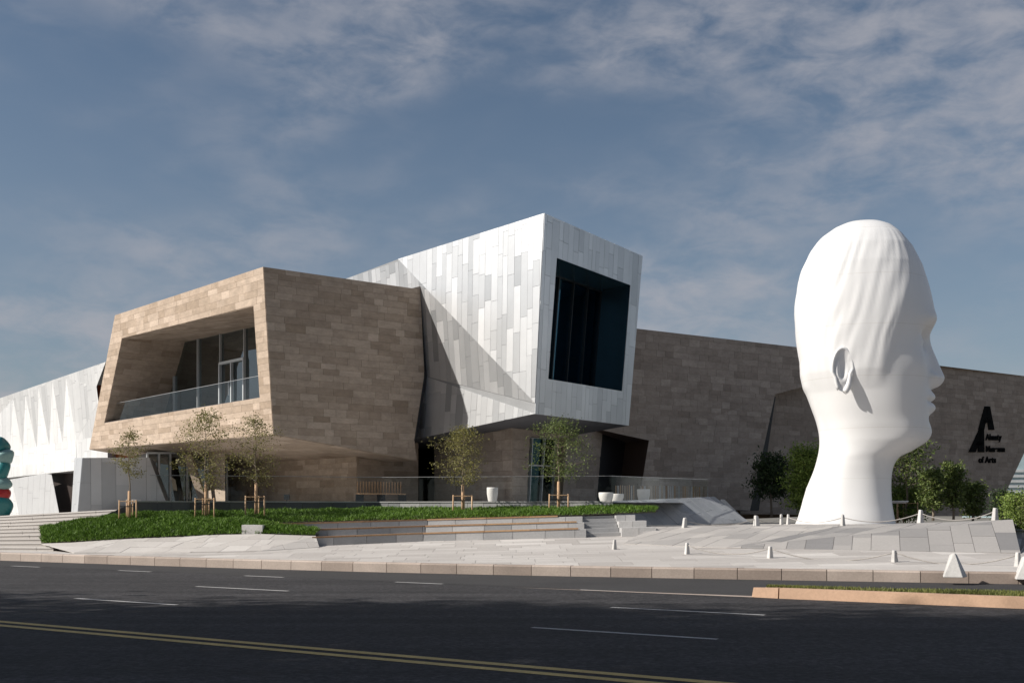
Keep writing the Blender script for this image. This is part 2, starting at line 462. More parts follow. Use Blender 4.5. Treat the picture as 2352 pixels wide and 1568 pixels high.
class Clad:
    """collects the slabs of one thing; finish() makes the largest ones objects and joins the rest"""
    def __init__(s, parent, name, mat, seed):
        s.parent = parent; s.name = name; s.mat = mat; s.rnd = random.Random(seed); s.tiles = []
    def face(s, polys, holes=(), mode='h', course=(0.36,), length=(0.6, 1.5), thick=0.03, gap=0.012, n=None, u=None, inward=None,
             jit=0.004, tone=(0, 1), minarea=0.004):
        rnd = s.rnd
        P = [[Vector(p) for p in q] for q in polys]
        a = P[0]
        nn = Vector((0, 0, 0))
        for i in range(len(a)): nn += a[i].cross(a[(i + 1) % len(a)])
        nn.normalize()
        ref = inward if inward is not None else Vector((0, 0, EYE))
        if n is not None: nn = Vector(n).normalized()
        elif (ref - a[0]).dot(nn) < 0: nn = -nn
        if u is None:
            u = Vector((0, 0, 1)).cross(nn)
            u = u.normalized() if u.length > 0.05 else Vector((1, 0, 0))
        u = (Vector(u) - nn * nn.dot(Vector(u))).normalized()
        v = nn.cross(u)
        o = a[0]
        flat = lambda q: ccw([((p - o).dot(u), (p - o).dot(v)) for p in q])
        C = [flat(q) for q in P]; Hh = [flat([Vector(p) for p in q]) for q in holes]
        allp = [p for q in C for p in q]
        u0, u1 = min(p[0] for p in allp), max(p[0] for p in allp)
        v0, v1 = min(p[1] for p in allp), max(p[1] for p in allp)
        if mode == 'v': u0, u1, v0, v1 = v0, v1, u0, u1
        y = v0 - rnd.random() * 0.1
        while y < v1:
            hgt = rnd.choice(course)
            x = u0 - rnd.random() * length[1]
            while x < u1:
                ln = rnd.uniform(*length)
                r = [(x + gap / 2, y + gap / 2), (x + ln - gap / 2, y + gap / 2), (x + ln - gap / 2, y + hgt - gap / 2), (x + gap / 2, y + hgt - gap / 2)]
                if mode == 'v': r = ccw([(p[1], p[0]) for p in r])
                pieces = []
                for c in C:
                    q = clip_convex(r, c)
                    if q: pieces.append(q)
                for h in Hh:
                    pieces = [k for q in pieces for k in (subtract(q, h) if clip_convex(q, h) else [q])]
                ar = sum(abs(area2(q)) for q in pieces)
                if ar > minarea:
                    t = thick + rnd.uniform(-jit, jit)
                    tn = tone[0] + (tone[1] - tone[0]) * min(1, max(0, rnd.gauss(0.5, 0.24)))
                    w3 = [[o + u * p[0] + v * p[1] for p in q] for q in pieces]
                    cen = w3[0][0]
                    vis = ar * max(0.05, abs(nn.dot((Vector((0, 0, EYE)) - cen).normalized()))) / max(1, cen.y) ** 2
                    if nn.dot(Vector((0, 0, EYE)) - cen) < 0: vis *= 0.01
                    s.tiles.append((vis, w3, nn, t, tn))
                x += ln
            y += hgt
    def finish(s, limit=280):
        s.tiles.sort(key=lambda k: -k[0])
        for vis, w3, nn, t, tn in s.tiles[:limit]:
            m = MB()
            for q in w3: m.prism(q, nn, t, tn)
            m.build(s.name, s.mat, s.parent, own=True)
        rest = s.tiles[limit:]
        if rest:
            m = MB()
            for vis, w3, nn, t, tn in rest:
                for q in w3: m.prism(q, nn, t, tn)
            tag(m.build(s.name + '_field', s.mat, s.parent), kind='stuff')

# ------------------------------------------------------------------ ground, road, kerbs
rd = Vector((0.853, -0.522, 0)).normalized()      # along the road, to the right
rn = Vector((-rd.y, rd.x, 0))                     # across it, away from the camera
def rp(c, t, z=0.0): return rn * c + rd * t + Vector((0, 0, z))

m = MB(); m.face([(-3000, -3000, -0.06), (3000, -3000, -0.06), (3000, 4000, -0.06), (-3000, 4000, -0.06)])
tag(m.build('ground', M['ground']), kind='structure')

KERB = [(-60, 61.4), (-32, 45.0), (-17.0, 36.25), (-10.8, 32.75), (-7.4, 30.95), (-4.3, 29.45), (-2.0, 28.5), (0, 27.75), (3.93, 26.45), (9.69, 24.75), (11.3, 24.3), (20, 22.0), (40, 17.5)]
def kerb_y(x):
    for (a, ya), (b, yb) in zip(KERB, KERB[1:]):
        if x <= b: return ya + (yb - ya) * (x - a) / (b - a)
    return KERB[-1][1]
m = MB()
near = [rp(-1.2, t) for t in (90, -90)]
m.face([near[1], near[0], (near[0].x + 4, 12, 0)] + [(x, y + 0.05, 0) for x, y in reversed(KERB)])
road = tag(m.build('road', M['asphalt']), kind='structure')
m = MB()
m.face([rp(-1.2, -90, 0.13), rp(-9, -90, 0.13), rp(-9, 90, 0.13), rp(-1.2, 90, 0.13)])
m.face([rp(-1.2, -90, 0.13), rp(-1.2, 90, 0.13), rp(-1.2, 90, -0.02), rp(-1.2, -90, -0.02)])
tag(m.build('near_pavement', M['paving_joint']), kind='structure')

M['asphalt_pale'] = surf('worn pale asphalt', (0.041, 0.040, 0.041), rough=0.85, grain=(15, 0.35), blotch=(0.5, 0.15), bump=(40, 0.2), spec=0.3)
m = MB(); tq = [-46, -36, -26, -18, -13, -9, -6.8]
def kc(t):
    p = rp(22, t)
    for _ in range(20): p = rp(22 + (kerb_y(p.x) - p.y) * .8 + (p.dot(rn) - 22), t)
    return p.dot(rn) - .02
for a, b in zip(tq, tq[1:]):
    m.face([rp(20.1, a, .003), rp(20.1, b, .003), rp(kc(b), b, .003), rp(kc(a), a, .003)])
m.face([rp(20.1, -6.8, .003), rp(20.1 + 33 * .23, 26, .003), rp(kc(26), 26, .003), rp(kc(12), 12, .003), rp(kc(0), 0, .003), rp(kc(-6.8), -6.8, .003)])
m.build('resurfaced_strip', M['asphalt_pale'], road)
def marking(name, c, t0, t1, w, mat):
    mm = MB(); n = max(1, int((t1 - t0) / 2.7))
    for i in range(n):
        a, b = t0 + (t1 - t0) * i / n, t0 + (t1 - t0) * (i + 1) / n
        mm.face([rp(c - w / 2, a, 0.004), rp(c - w / 2, b, 0.004), rp(c + w / 2, b, 0.004), rp(c + w / 2, a, 0.004)])
    return mm.build(name, mat, road)
marking('yellow_line', 9.77, -60, 60, 0.16, M['line_yellow'])
marking('yellow_line', 9.44, -60, 60, 0.16, M['line_yellow'])
for k in range(-4, 3):
    marking('lane_dash', 13.12, -7.7 + 9.8 * k, -7.7 + 9.8 * k + 2.7, 0.11, M['line_white'])
    marking('lane_dash', 16.58, -8.2 + 9.9 * k, -8.2 + 9.9 * k + 2.65, 0.11, M['line_white'])
for k in range(-10, 1):
    marking('lane_dash', 20.0, -10.6 + 4.75 * k, -10.6 + 4.75 * k + 1.3, 0.12, M['line_white'])
# pale flush wedge before the nose of the median
m = MB(); m.face([rp(19.86, -12.2, 0.005), rp(19.88, -6.9, 0.005), rp(20.2, -6.9, 0.005)])
m.build('painted_wedge', M['kerb'], road)

# plaza kerb of single stones
kerb = tag(link(bpy.data.objects.new('plaza_kerb', None), None, (0, 28, 0)), 'long curved beige stone kerb between the road and the pale plaza', 'kerb')
rnd = random.Random(3)
def walk(poly, step):
    pts = [Vector((x, y, 0)) for x, y in poly]; out = [pts[0]]; need = step
    for a, b in zip(pts, pts[1:]):
        L = (b - a).length; d = 0
        while L - d >= need:
            d += need; out.append(a + (b - a) * d / L); need = step
        need -= L - d
    return out
kp = [p for p in walk(KERB, 1.02) if -30 < p.x < 30]
for a, b in zip(kp, kp[1:]):
    d = (b - a).normalized(); q = Vector((-d.y, d.x, 0))
    a2, b2 = a + d * 0.008, b - d * 0.008
    m = MB(); h = 0.26 + rnd.uniform(-0.004, 0.004); cb = 0.035
    lo = [a2, b2, b2 + q * 0.30, a2 + q * 0.30]
    mid = [p + Vector((0, 0, h - cb)) for p in lo]
    top = [a2 + q * cb + Vector((0, 0, h)), b2 + q * cb + Vector((0, 0, h)), b2 + q * 0.30 + Vector((0, 0, h)), a2 + q * 0.30 + Vector((0, 0, h))]
    tn = rnd.random()
    m.raw([p - Vector((0, 0, 0.05)) for p in lo] + mid + top,
          [(0, 1, 5, 4), (1, 2, 6, 5), (2, 3, 7, 6), (3, 0, 4, 7), (4, 5, 9, 8), (5, 6, 10, 9), (6, 7, 11, 10), (7, 4, 8, 11), (8, 9, 10, 11)], tn)
    m.build('kerb_stone', M['kerb'], kerb, own=True)

# grass median with its own kerb
med = thing('grass_median', rp(20, -6, 0), 'wedge shaped grass median edged with tan kerb stones beside the road', 'median')
FR = [rp(19.9, t) for t in np.arange(-6.9, 26, 1)]
ms = [-6.95, -6.0]
c0 = -6.95
for ln in (0.55, 5.6, 5.6, 5.6, 5.6, 5.6):
    m = MB(); a, b = c0 + 0.012, c0 + ln - 0.012
    wid = 0.22
    lo = [rp(19.9, a), rp(19.9, b), rp(19.9 + wid, b), rp(19.9 + wid, a)]
    if ln < 1:
        lo = [rp(19.98, a), rp(19.9, b), rp(19.9 + wid, b), rp(20.06, a)]
    top = [rp(19.93, a, 0.19), rp(19.93, b, 0.19), rp(19.9 + wid, b, 0.19), rp(19.9 + wid, a, 0.19)]
    if ln < 1:
        top = [rp(19.995, a + 0.03, 0.18), rp(19.93, b, 0.19), rp(19.9 + wid, b, 0.19), rp(20.05, a + 0.03, 0.18)]
    m.hexa(lo, top, rnd.random()); m.build('kerb_stone', M['median_kerb'], med, own=True)
    c0 += ln
def back_c(t): return 20.15 + (t + 6.9) * 0.23
c0 = -6.8
for ln in (4, 4, 4, 4, 4, 4):
    m = MB(); a, b = c0 + 0.012, c0 + ln - 0.012
    lo = [rp(back_c(a), a), rp(back_c(b), b), rp(back_c(b) + 0.15, b), rp(back_c(a) + 0.15, a)]
    m.hexa(lo, [p + Vector((0, 0, 0.17)) for p in lo], rnd.random()); m.build('kerb_stone', M['median_kerb'], med, own=True)
    c0 += ln
m = MB(); m.face([rp(20.12, -6.7, 0.165), rp(20.12, 26, 0.165), rp(back_c(26), 26, 0.165), rp(back_c(-6.7) + .02, -6.7, 0.165)])
m.build('soil', M['soil'], med)
def blades(n, place, size, mat, name, parent=None, seed=1, lean=0.5, at_=None):
    rg = np.random.default_rng(seed)
    pts = place(rg, n); n = len(pts)
    ang = rg.uniform(0, 2 * np.pi, n); hh = rg.uniform(*size, n); w = hh * rg.uniform(0.12, 0.22, n)
    dx, dy = np.cos(ang), np.sin(ang)
    la = rg.uniform(0, 2 * np.pi, n); ll = rg.uniform(0, lean, n) * hh
    v = np.zeros((n, 3, 3))
    v[:, 0] = pts + np.stack([dx * w, dy * w, 0 * w], 1)
    v[:, 1] = pts - np.stack([dx * w, dy * w, 0 * w], 1)
    v[:, 2] = pts + np.stack([np.cos(la) * ll, np.sin(la) * ll, hh], 1)
    o = WL[parent] if parent is not None else Vector((0, 0, 0))
    me = bpy.data.meshes.new(name)
    vv = v.reshape(-1, 3) - np.array(o)
    me.vertices.add(3 * n); me.vertices.foreach_set('co', vv.astype(np.float32).ravel())
    me.loops.add(3 * n); me.loops.foreach_set('vertex_index', np.arange(3 * n, dtype=np.int32))
    me.polygons.add(n); me.polygons.foreach_set('loop_start', np.arange(0, 3 * n, 3, dtype=np.int32))
    a = me.attributes.new('tone', 'FLOAT', 'FACE'); a.data.foreach_set('value', rg.random(n).astype(np.float32))
    me.materials.append(mat); me.update(calc_edges=True)
    return link(bpy.data.objects.new(name, me), parent, o)
def median_pts(rg, n):
    t = -6.7 + 15 * rg.random(n) ** 1.0; f = rg.random(n)
    c = 20.12 + (20.15 + (t + 6.9) * 0.23 - 20.12) * f
    keep = rg.random(n) < 0.35 + 0.65 * (np.sin(t * 1.7) * 0.5 + 0.5)
    p = np.outer(c, np.array(rn)) + np.outer(t, np.array(rd)); p[:, 2] = 0.165
    return p[keep]
tag(blades(42000, median_pts, (0.03, 0.085), M['grass'], 'grass', med, 5), kind='stuff')

# ------------------------------------------------------------------ plaza (sloping up from the kerb)
def back_y(x): return 36.6
def plaza_z(x, y):
    zb = min(1.0, max(0.28, 0.5 + (x + 6.5) * 0.0336))
    k = kerb_y(x) + 0.3
    f = min(1.0, max(0.0, (y - k) / max(3.0, 37.2 - k)))
    return 0.26 + (zb - 0.26) * f
xs = np.linspace(-44, 30, 75); m = MB()
rows = 14
grid = [[None] * (rows + 1) for _ in xs]
for i, x in enumerate(xs):
    k = kerb_y(x) + 0.28
    for j in range(rows + 1):
        y = k + (max(58.0, k + 3) - k) * (j / rows) ** 1.3
        grid[i][j] = (x, y, plaza_z(x, y) - 0.02)
for i in range(len(xs) - 1):
    for j in range(rows):
        m.face([grid[i][j], grid[i + 1][j], grid[i + 1][j + 1], grid[i][j + 1]], 0.5, True)
plaza = tag(m.build('plaza', M['paving_joint']), kind='structure')
# slabs laid on it
slabs = []
rnd = random.Random(11)
y = 22.0
while y < 39.5:
    h = rnd.choice((0.45, 0.6, 0.75))
    x = -30.0 + rnd.random()
    while x < 15:
        ln = rnd.uniform(0.9, 1.8)
        g = 0.006
        y0, y1 = y + g, y + h - g
        q = clip_half([(x + g, y0), (x + ln - g, y0), (x + ln - g, y1), (x + g, y1)], (x, kerb_y(x) + .31), (x + ln, kerb_y(x + ln) + .31))
        if len(q) >= 3 and abs(area2(q)) > .01:
            q = [Vector((a, b, plaza_z(a, b) - 0.004)) for a, b in q]
            sx = abs(x / max(y, 1))
            vis = (y1 - y0) * ln / y ** 3 if (sx < 0.5 and not (x > 5.5 and y > 31)) else 0
            slabs.append((vis, q, min(1, max(0, rnd.gauss(0.55, 0.22)))))
        x += ln
    y += h
slabs.sort(key=lambda k: -k[0])
for vis, q, tn in slabs[:290]:
    m = MB(); m.prism(q, (0, 0, 1), 0.006, tn); m.build('paving_slab', M['paving'], plaza, own=True)
m = MB()
for vis, q, tn in slabs[290:]: m.prism(q, (0, 0, 1), 0.006, tn)
tag(m.build('paving_slab_field', M['paving'], plaza), kind='stuff')

# ------------------------------------------------------------------ terrace, its wall, railing
TZ = 1.95
WALL = [(-15.3, 39.25), (-13.6, 39.7), (-5.1, 42.3), (3.75, 40.7)]
m = MB()
m.face([(-13.5, 39.8, TZ), (-5.1, 42.35, TZ), (3.72, 40.78, TZ), (6.4, 41.8, TZ), (10.0, 58, TZ), (10, 75, TZ), (-30, 75, TZ), (-17.2, 50, TZ), (-14.2, 43, TZ)])
terrace = tag(m.build('terrace', M['grey_granite']), kind='structure')
# left landing, rising gently to the right
def land_z(x): return min(1.93, 1.30 + 0.047 * (x + 23))
m = MB()
lx = [-60, -40, -30, -23, -19, -16, -13.7]
for a, b in zip(lx, lx[1:]):
    m.face([(a, 41.7 - .3 * (a + 15.5), land_z(a) - .03), (b, 41.7 - .3 * (b + 15.5), land_z(b) - .03), (b, 80, land_z(b) - .3), (a, 80, land_z(a) - .3)])
tag(m.build('landing', M['paving']), kind='structure')
# broad stairs on the left, one stone tread after another
st = thing('broad_stairs', (-24, 38, 0.2), 'broad pale stone stairs beside the clipped juniper bed', 'stairs')
ns = 10
for i in range(ns):
    f0, f1 = i / ns, (i + 1) / ns
    yy0 = lambda xx: 37.2 + 0.44 * i - 0.3 * (xx + 15.5)
    x = -42.0
    xr = -15.55 + 0.20 * i
    tn0 = rnd.random() * 0.3
    while x < xr - 0.05:
        x1 = min(xr, x + rnd.uniform(2.2, 3.0))
        def zz(xx, f): return plaza_z(xx, yy0(xx)) + (land_z(xx) - plaza_z(xx, yy0(xx))) * f
        ya, yb = yy0(x), yy0(x1)
        lo = [(x + .005, ya, zz(x, f0) - 0.25), (x1 - .005, yb, zz(x1, f0) - 0.25), (x1 - .005, yb + 0.6, zz(x1, f0) - 0.25), (x + .005, ya + 0.6, zz(x, f0) - 0.25)]
        hi = [(x + .005, ya, zz(x, f1) - .002), (x1 - .005, yb, zz(x1, f1) - .002), (x1 - .005, yb + 0.6, zz(x1, f1) - .002), (x + .005, ya + 0.6, zz(x, f1) - .002)]
        lo2 = [(p[0], p[1] + .025, p[2]) for p in lo]; hi2 = [(p[0], p[1] + .025, p[2] - .045) for p in hi]
        m = MB(); m.hexa(lo2, hi2, 0.35 + rnd.uniform(-.1, .1)); m.build('riser', M['paving'], st, own=True)  # riser darker than tread: shadow line under the nosing put into its tone
        m = MB(); m.hexa([(p[0], p[1], p[2] - .045) for p in hi], hi, 0.7 + tn0 + rnd.uniform(-.1, .1)); m.build('tread', M['paving'], st, own=True)
        x = x1

tw = thing('terrace_wall', (-5, 42, 0.8), 'grey stone retaining wall along the terrace behind the juniper strip', 'wall')
m = MB()
def wseg(a, b, z0a, z0b, z1a, z1b, th=0.3):
    d = (Vector((b[0], b[1], 0)) - Vector((a[0], a[1], 0))).normalized(); q = Vector((-d.y, d.x, 0)) * th
    A = Vector((a[0], a[1], 0)) + q * .1; B = Vector((b[0], b[1], 0)) + q * .1
    Zv = lambda p, z: Vector((p.x, p.y, z))
    m.hexa([Zv(A, z0a), Zv(B, z0b), Zv(B + q, z0b), Zv(A + q, z0a)], [Zv(A, z1a), Zv(B, z1b), Zv(B + q, z1b), Zv(A + q, z1a)])
wseg(WALL[0], WALL[1], 0.4, 0.6, 1.16, 1.92)
wseg(WALL[1], WALL[2], 0.6, 0.6, 1.92, 1.92)
wseg(WALL[2], WALL[3], 0.6, 0.6, 1.92, 1.92)
m.build('wall', M['dark_granite'], tw)
cl = Clad(tw, 'wall_slab', M['dark_granite'], 21)  # left stretch darker than the right: its shade put into the stone colour
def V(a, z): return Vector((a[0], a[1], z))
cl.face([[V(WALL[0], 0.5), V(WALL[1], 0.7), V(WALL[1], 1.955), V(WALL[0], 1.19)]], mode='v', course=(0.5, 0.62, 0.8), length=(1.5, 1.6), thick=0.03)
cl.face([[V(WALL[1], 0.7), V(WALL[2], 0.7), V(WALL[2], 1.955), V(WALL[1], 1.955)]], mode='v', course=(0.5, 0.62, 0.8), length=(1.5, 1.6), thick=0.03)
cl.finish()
cl = Clad(tw, 'wall_slab', M['grey_granite'], 22)
cl.face([[V(WALL[2], 0.7), V(WALL[3], 0.7), V(WALL[3], 1.955), V(WALL[2], 1.955)]], mode='v', course=(0.45, 0.62, 0.8), length=(1.5, 1.6), thick=0.03)
cl.finish()
# coping
m = MB()
for a, b in zip(WALL[1:], WALL[2:]):
    d = (V(b, 0) - V(a, 0)).normalized(); q = Vector((-d.y, d.x, 0))
    m.hexa([V(a, 1.957) - q * .05, V(b, 1.957) - q * .05, V(b, 1.957) + q * .36, V(a, 1.957) + q * .36],
           [V(a, 2.0) - q * .05, V(b, 2.0) - q * .05, V(b, 2.0) + q * .36, V(a, 2.0) + q * .36], 0.7)
m.build('coping', M['grey_granite'], tw)
m = MB(); p = at(305, 1164, 39.9)
m.box(p.x - .22, p.x + .12, p.y - .1, p.y + .5, 1.4, 2.06)
m.build('end_block', M['white_stone'], tw)

rail = thing('glass_railing', (-5, 42.3, 2.0), 'frameless clear glass railing along the terrace edge above the grey wall', 'railing')
RL = [(-13.2, 40.05), (-5.05, 42.5), (3.7, 40.95), (8.1, 45.4)]
for a, b in zip(RL, RL[1:]):
    A, B = V(a, 0), V(b, 0); L = (B - A).length; n = max(1, round(L / 1.5)); d = (B - A) / n
    q = Vector((-d.y, d.x, 0)).normalized() * 0.012
    for i in range(n):
        p0 = A + d * i + d.normalized() * .012; p1 = A + d * (i + 1) - d.normalized() * .012
        m = MB()
        m.hexa([V(p0, 2.0), V(p1, 2.0), V(p1 + q, 2.0), V(p0 + q, 2.0)], [V(p0, 2.93), V(p1, 2.93), V(p1 + q, 2.93), V(p0 + q, 2.93)])
        pane = m.build('glass_panel', M['rail_glass'], rail, own=True)
    m = MB(); m.bar(V((A.x, A.y), 2.94), V((B.x, B.y), 2.94), 0.015, 0.02); m.build('handrail', M['alu_joint'], rail)

# ------------------------------------------------------------------ juniper bed and seating steps
def lerp(a, b, t): return a + (b - a) * t
def poly_at(P, f):
    n = len(P) - 1; k = min(n - 1, int(f * n)); return lerp(P[k], P[k + 1], f * n - k)
BF = [at(95, 1249, 37.6), at(160, 1245, 37.3), at(300, 1238, 37.0), at(420, 1232, 36.9), at(560, 1226, 37.0), at(640, 1228, 36.8), at(725, 1231, 36.5)]
BB = [at(92, 1216, 40.4), at(165, 1203, 39.0), at(250, 1190, 39.1), at(330, 1182, 39.6), at(480, 1180, 40.2), at(575, 1199, 39.2), at(735, 1226, 37.3)]
BF2 = [at(575, 1202, 39.0), at(740, 1198.5, 38.9), at(985, 1193, 39.1), at(1150, 1188, 38.8), at(1330, 1183, 38.6), at(1505, 1177, 38.6)]
BB2 = [at(470, 1178, 40.6), at(740, 1174, 41.6), at(900, 1173, 42.2), at(1150, 1172, 41.5), at(1340, 1169, 40.9), at(1512, 1172, 40.2)]
bed = thing('juniper_bed', (-9, 39, 0.5), 'clipped dark green juniper bed running from the stairs along the terrace wall', 'hedge')
m = MB()
for P, Q in ((BF, BB), (BF2, BB2)):
    for i in range(len(P) - 1):
        m.face([P[i], P[i + 1], Q[i + 1], Q[i]])
m.build('soil', M['soil'], bed)
def bed_pts(P, Q, low):
    P = np.array([tuple(p) for p in P]); Q = np.array([tuple(p) for p in Q])
    def f(rg, n):
        k = len(P) - 1
        seg = np.array([((P[i + 1] - P[i])[:2] ** 2).sum() ** .5 * (((Q[i] + Q[i + 1] - P[i] - P[i + 1])[:2] / 2) ** 2).sum() ** .5 for i in range(k)])
        idx = rg.choice(k, n, p=seg / seg.sum()); u = rg.random(n)[:, None]; v = rg.random(n)[:, None]
        a = P[idx] * (1 - u) + P[idx + 1] * u; b = Q[idx] * (1 - u) + Q[idx + 1] * u
        p = a * (1 - v) + b * v
        hn = np.array([noise.noise((x * 1.6, y * 1.6, 0.3)) + 0.5 * noise.noise((x * 4.5, y * 4.5, 7.1)) for x, y, z in p])
        edge = np.minimum(1, np.minimum(v[:, 0], 1 - v[:, 0]) * 6 + 0.25)
        p[:, 2] += (low + 0.09 * hn) * edge * rg.uniform(0.35, 1.0, n) ** 0.5
        return p
    return f
tag(blades(52000, bed_pts(BF, BB, 0.17), (0.05, 0.13), M['juniper'], 'juniper_foliage', bed, 8, lean=1.3), kind='stuff')
tag(blades(42000, bed_pts(BF2, BB2, 0.13), (0.05, 0.12), M['juniper'], 'juniper_foliage', bed, 9, lean=1.3), kind='stuff')

# pale sloping bank in front of the bed
bank = thing('paved_bank', (-9, 35.5, 0.3), 'low pale stone bank with a crease below the juniper bed', 'bank')
cl = Clad(bank, 'bank_slab', M['paving'], 31)
b0 = [at(170, 1262, 35.6), at(330, 1258, 35.2), at(440, 1256, 34.7), at(600, 1258, 34.6), at(733, 1253, 35.6)]
for p in b0: p.z = plaza_z(p.x, p.y) - 0.004
tops = [BF[0], BF[2], at(489, 1228.5, 37.0), at(600, 1227, 36.9), BF[6]]
m = MB()
for i in range(4):
    m.face([b0[i], b0[i + 1], tops[i + 1], tops[i]])
m.build('base', M['paving_joint'], bank)
for i in range(4):
    for tri in ([b0[i], b0[i + 1], tops[i + 1]], [b0[i], tops[i + 1], tops[i]]):
        cl.face([tri], mode='h', course=(0.7, 0.9), length=(0.8, 1.2), thick=0.02, gap=0.01, tone=(0.35, 1.0))
cl.finish()

# seating steps, built of stone blocks with timber edges
def sY(x): return 37.0 + (0.2 * (x + 3) if x < -3 else -0.14 * (x + 3))
SZ = [(0.735, .0335), (0.98, .030), (1.20, .0280)]
def sz(i, x): return (lambda p: p[0] + (x + 6.4) * p[1])(SZ[i])
seat = thing('seating_steps', (-2, 38, 0.5), 'three long grey stone seating steps with timber edges facing the plaza', 'steps')
TREAD = 0.93
for i in range(3):
    x0, xe = (-7.0, -8.1, -9.0)[i], 2.45
    x = x0
    while x < xe - 0.01:
        x1 = min(xe, x + rnd.uniform(0.8, 1.15))
        if xe - x1 < 0.35: x1 = xe
        if x < -3 < x1: x1 = -3
        g = 0.006
        ya, yb = sY(x) + TREAD * i, sY(x1) + TREAD * i
        zb = lambda xx, yy: min(plaza_z(xx, yy), 0.6) - 0.1
        lo = [(x + g, ya, zb(x, ya)), (x1 - g, yb, zb(x1, yb)), (x1 - g, yb + 1.3, zb(x1, yb)), (x + g, ya + 1.3, zb(x, ya))]
        hi = [(x + g, ya, sz(i, x)), (x1 - g, yb, sz(i, x1)), (x1 - g, yb + 1.3, sz(i, x1)), (x + g, ya + 1.3, sz(i, x))]
        m = MB(); m.hexa(lo, hi, rnd.uniform(0.25, 0.95)); m.build('step_stone', M['grey_granite'], seat, own=True)
        x = x1
    xw = 2.2 if i < 2 else 1.6
    cuts = [x0 + 0.4, -5.2, -3.0, -0.9, 0.6, xw]
    for a, b in zip(cuts, cuts[1:]):
        m = MB()
        ya, yb = sY(a) + TREAD * i - 0.015, sY(b) + TREAD * i - 0.015
        m.hexa([(a, ya, sz(i, a) + .003), (b - .01, yb, sz(i, b) + .003), (b - .01, yb + .42, sz(i, b) + .003), (a, ya + .42, sz(i, a) + .003)],
               [(a, ya, sz(i, a) + .05), (b - .01, yb, sz(i, b) + .05), (b - .01, yb + .42, sz(i, b) + .05), (a, ya + .42, sz(i, a) + .05)], rnd.random())
        m.build('timber_seat', M['wood'], seat, own=True)
# narrow flight between the seats and the end blocks
for j in range(6):
    i = j // 2; f = 0.5 if j % 2 == 0 else 1.0
    za = lambda xx: (lerp(plaza_z(xx, sY(xx)), sz(0, xx), f) if i == 0 else lerp(sz(i - 1, xx), sz(i, xx), f))
    y0 = sY(3) + 0.30 + 0.44 * j
    m = MB(); a, b = 2.462, 3.588
    m.hexa([(a, y0, .3), (b, y0, .3), (b, y0 + .9, .3), (a, y0 + .9, .3)], [(a, y0, za(a)), (b, y0, za(b)), (b, y0 + .9, za(b)), (a, y0 + .9, za(a))], rnd.uniform(.2, .6))
    m.build('stair_tread', M['grey_granite'], seat, own=True)
for i in range(3):
    xe = (4.72, 4.52, 4.25)[i]; x = 3.6
    for x1 in ((x + xe) / 2, xe):
        ya, yb = sY(x) + TREAD * i, sY(x1) + TREAD * i
        m = MB(); g = .005
        m.hexa([(x + g, ya, .4), (x1 - g, yb, .4), (x1 - g, yb + 1.3, .4), (x + g, ya + 1.3, .4)],
               [(x + g, ya, sz(i, x)), (x1 - g, yb, sz(i, x1)), (x1 - g, yb + 1.3, sz(i, x1)), (x + g, ya + 1.3, sz(i, x))], rnd.uniform(.4, .9))
        m.build('step_stone', M['grey_granite'], seat, own=True)
        x = x1
# white end block on the left of the upper step
p = at(578, 1215, 36.9)
m = MB(); m.hexa([(p.x - .36, p.y + .1, .5), (p.x + .36, p.y, .5), (p.x + .36, p.y + .5, .5), (p.x - .36, p.y + .6, .5)],
                 [(p.x - .36, p.y + .1, 1.16), (p.x + .36, p.y, 1.16), (p.x + .36, p.y + .5, 1.16), (p.x - .36, p.y + .6, 1.17)])
tag(m.build('white_block', M['white_stone'], None, at_=(p.x, p.y, .6)), 'small white stone block at the end of the upper seating step', 'stone block')

# blue grey bank right of the steps
gb = thing('stone_ramp', (7, 42, 0.8), 'blue grey slabbed stone slope descending beside the seating steps', 'slope')
r0, r1, r2, r3 = at(1392, 1152, 41.2), at(1640, 1141, 45.5), at(1722, 1200, 44.6), at(1440, 1214, 40.3)
cl = Clad(gb, 'ramp_slab', M['bank_granite'], 33)
ud = (r1 - r2)
for tri in ([r0, r1, r2], [r0, r2, r3]):
    m = MB(); m.face(tri); m.build('base', M['dark_granite'], gb)
    cl.face([tri], mode='h', course=(0.55, 0.7, 0.35), length=(1.0, 1.9), thick=0.025, gap=0.015, u=ud)
cl.finish()
fin = thing('stone_fin', at(1680, 1195, 43), 'thin triangular grey stone fin beyond the blue grey slope', 'wall')
m = MB(); a, b, c = at(1655, 1146, 45.8), at(1712, 1202, 46.6), at(1650, 1202, 44.6)
q = Vector((0.22, 0.3, 0))
m.raw([a, b, c, a + q, b + q, c + q], [(0, 2, 1), (3, 4, 5), (0, 1, 4, 3), (1, 2, 5, 4), (2, 0, 3, 5)], 0.8)
m.build('fin_slab', M['bank_granite'], fin)

# ------------------------------------------------------------------ mound with the sculpture
mound = thing('granite_mound', (10, 31, 0.3), 'low faceted granite mound of large slabs under the white head', 'mound')
mA = at(1432, 1263, 33.4); mB_ = at(1500, 1211, 37.0); mC = at(1932, 1209, 33.6); mD = at(1668, 1277, 31.2)
mE = at(2326, 1194, 31.4); mF = at(2344, 1291, 28.6); mG = at(1250, 1225, 60)
mA.z = plaza_z(mA.x, mA.y); mD.z = plaza_z(mD.x, mD.y); mF.z = plaza_z(mF.x, mF.y)
back = [Vector((5.0, 50, 1.08)), Vector((14, 50, 1.10)), Vector((21, 46, 1.10))]
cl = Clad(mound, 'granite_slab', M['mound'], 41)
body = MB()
tris = [([mA, mD, mC], (0.25, 1.05)), ([mA, mC, mB_], (0.25, 1.05)), ([mD, mF, mE], (-.15, 0.9)), ([mD, mE, mC], (-.15, 0.9))]  # left facets lighter, front ones darker: fall of sunlight put into the tones
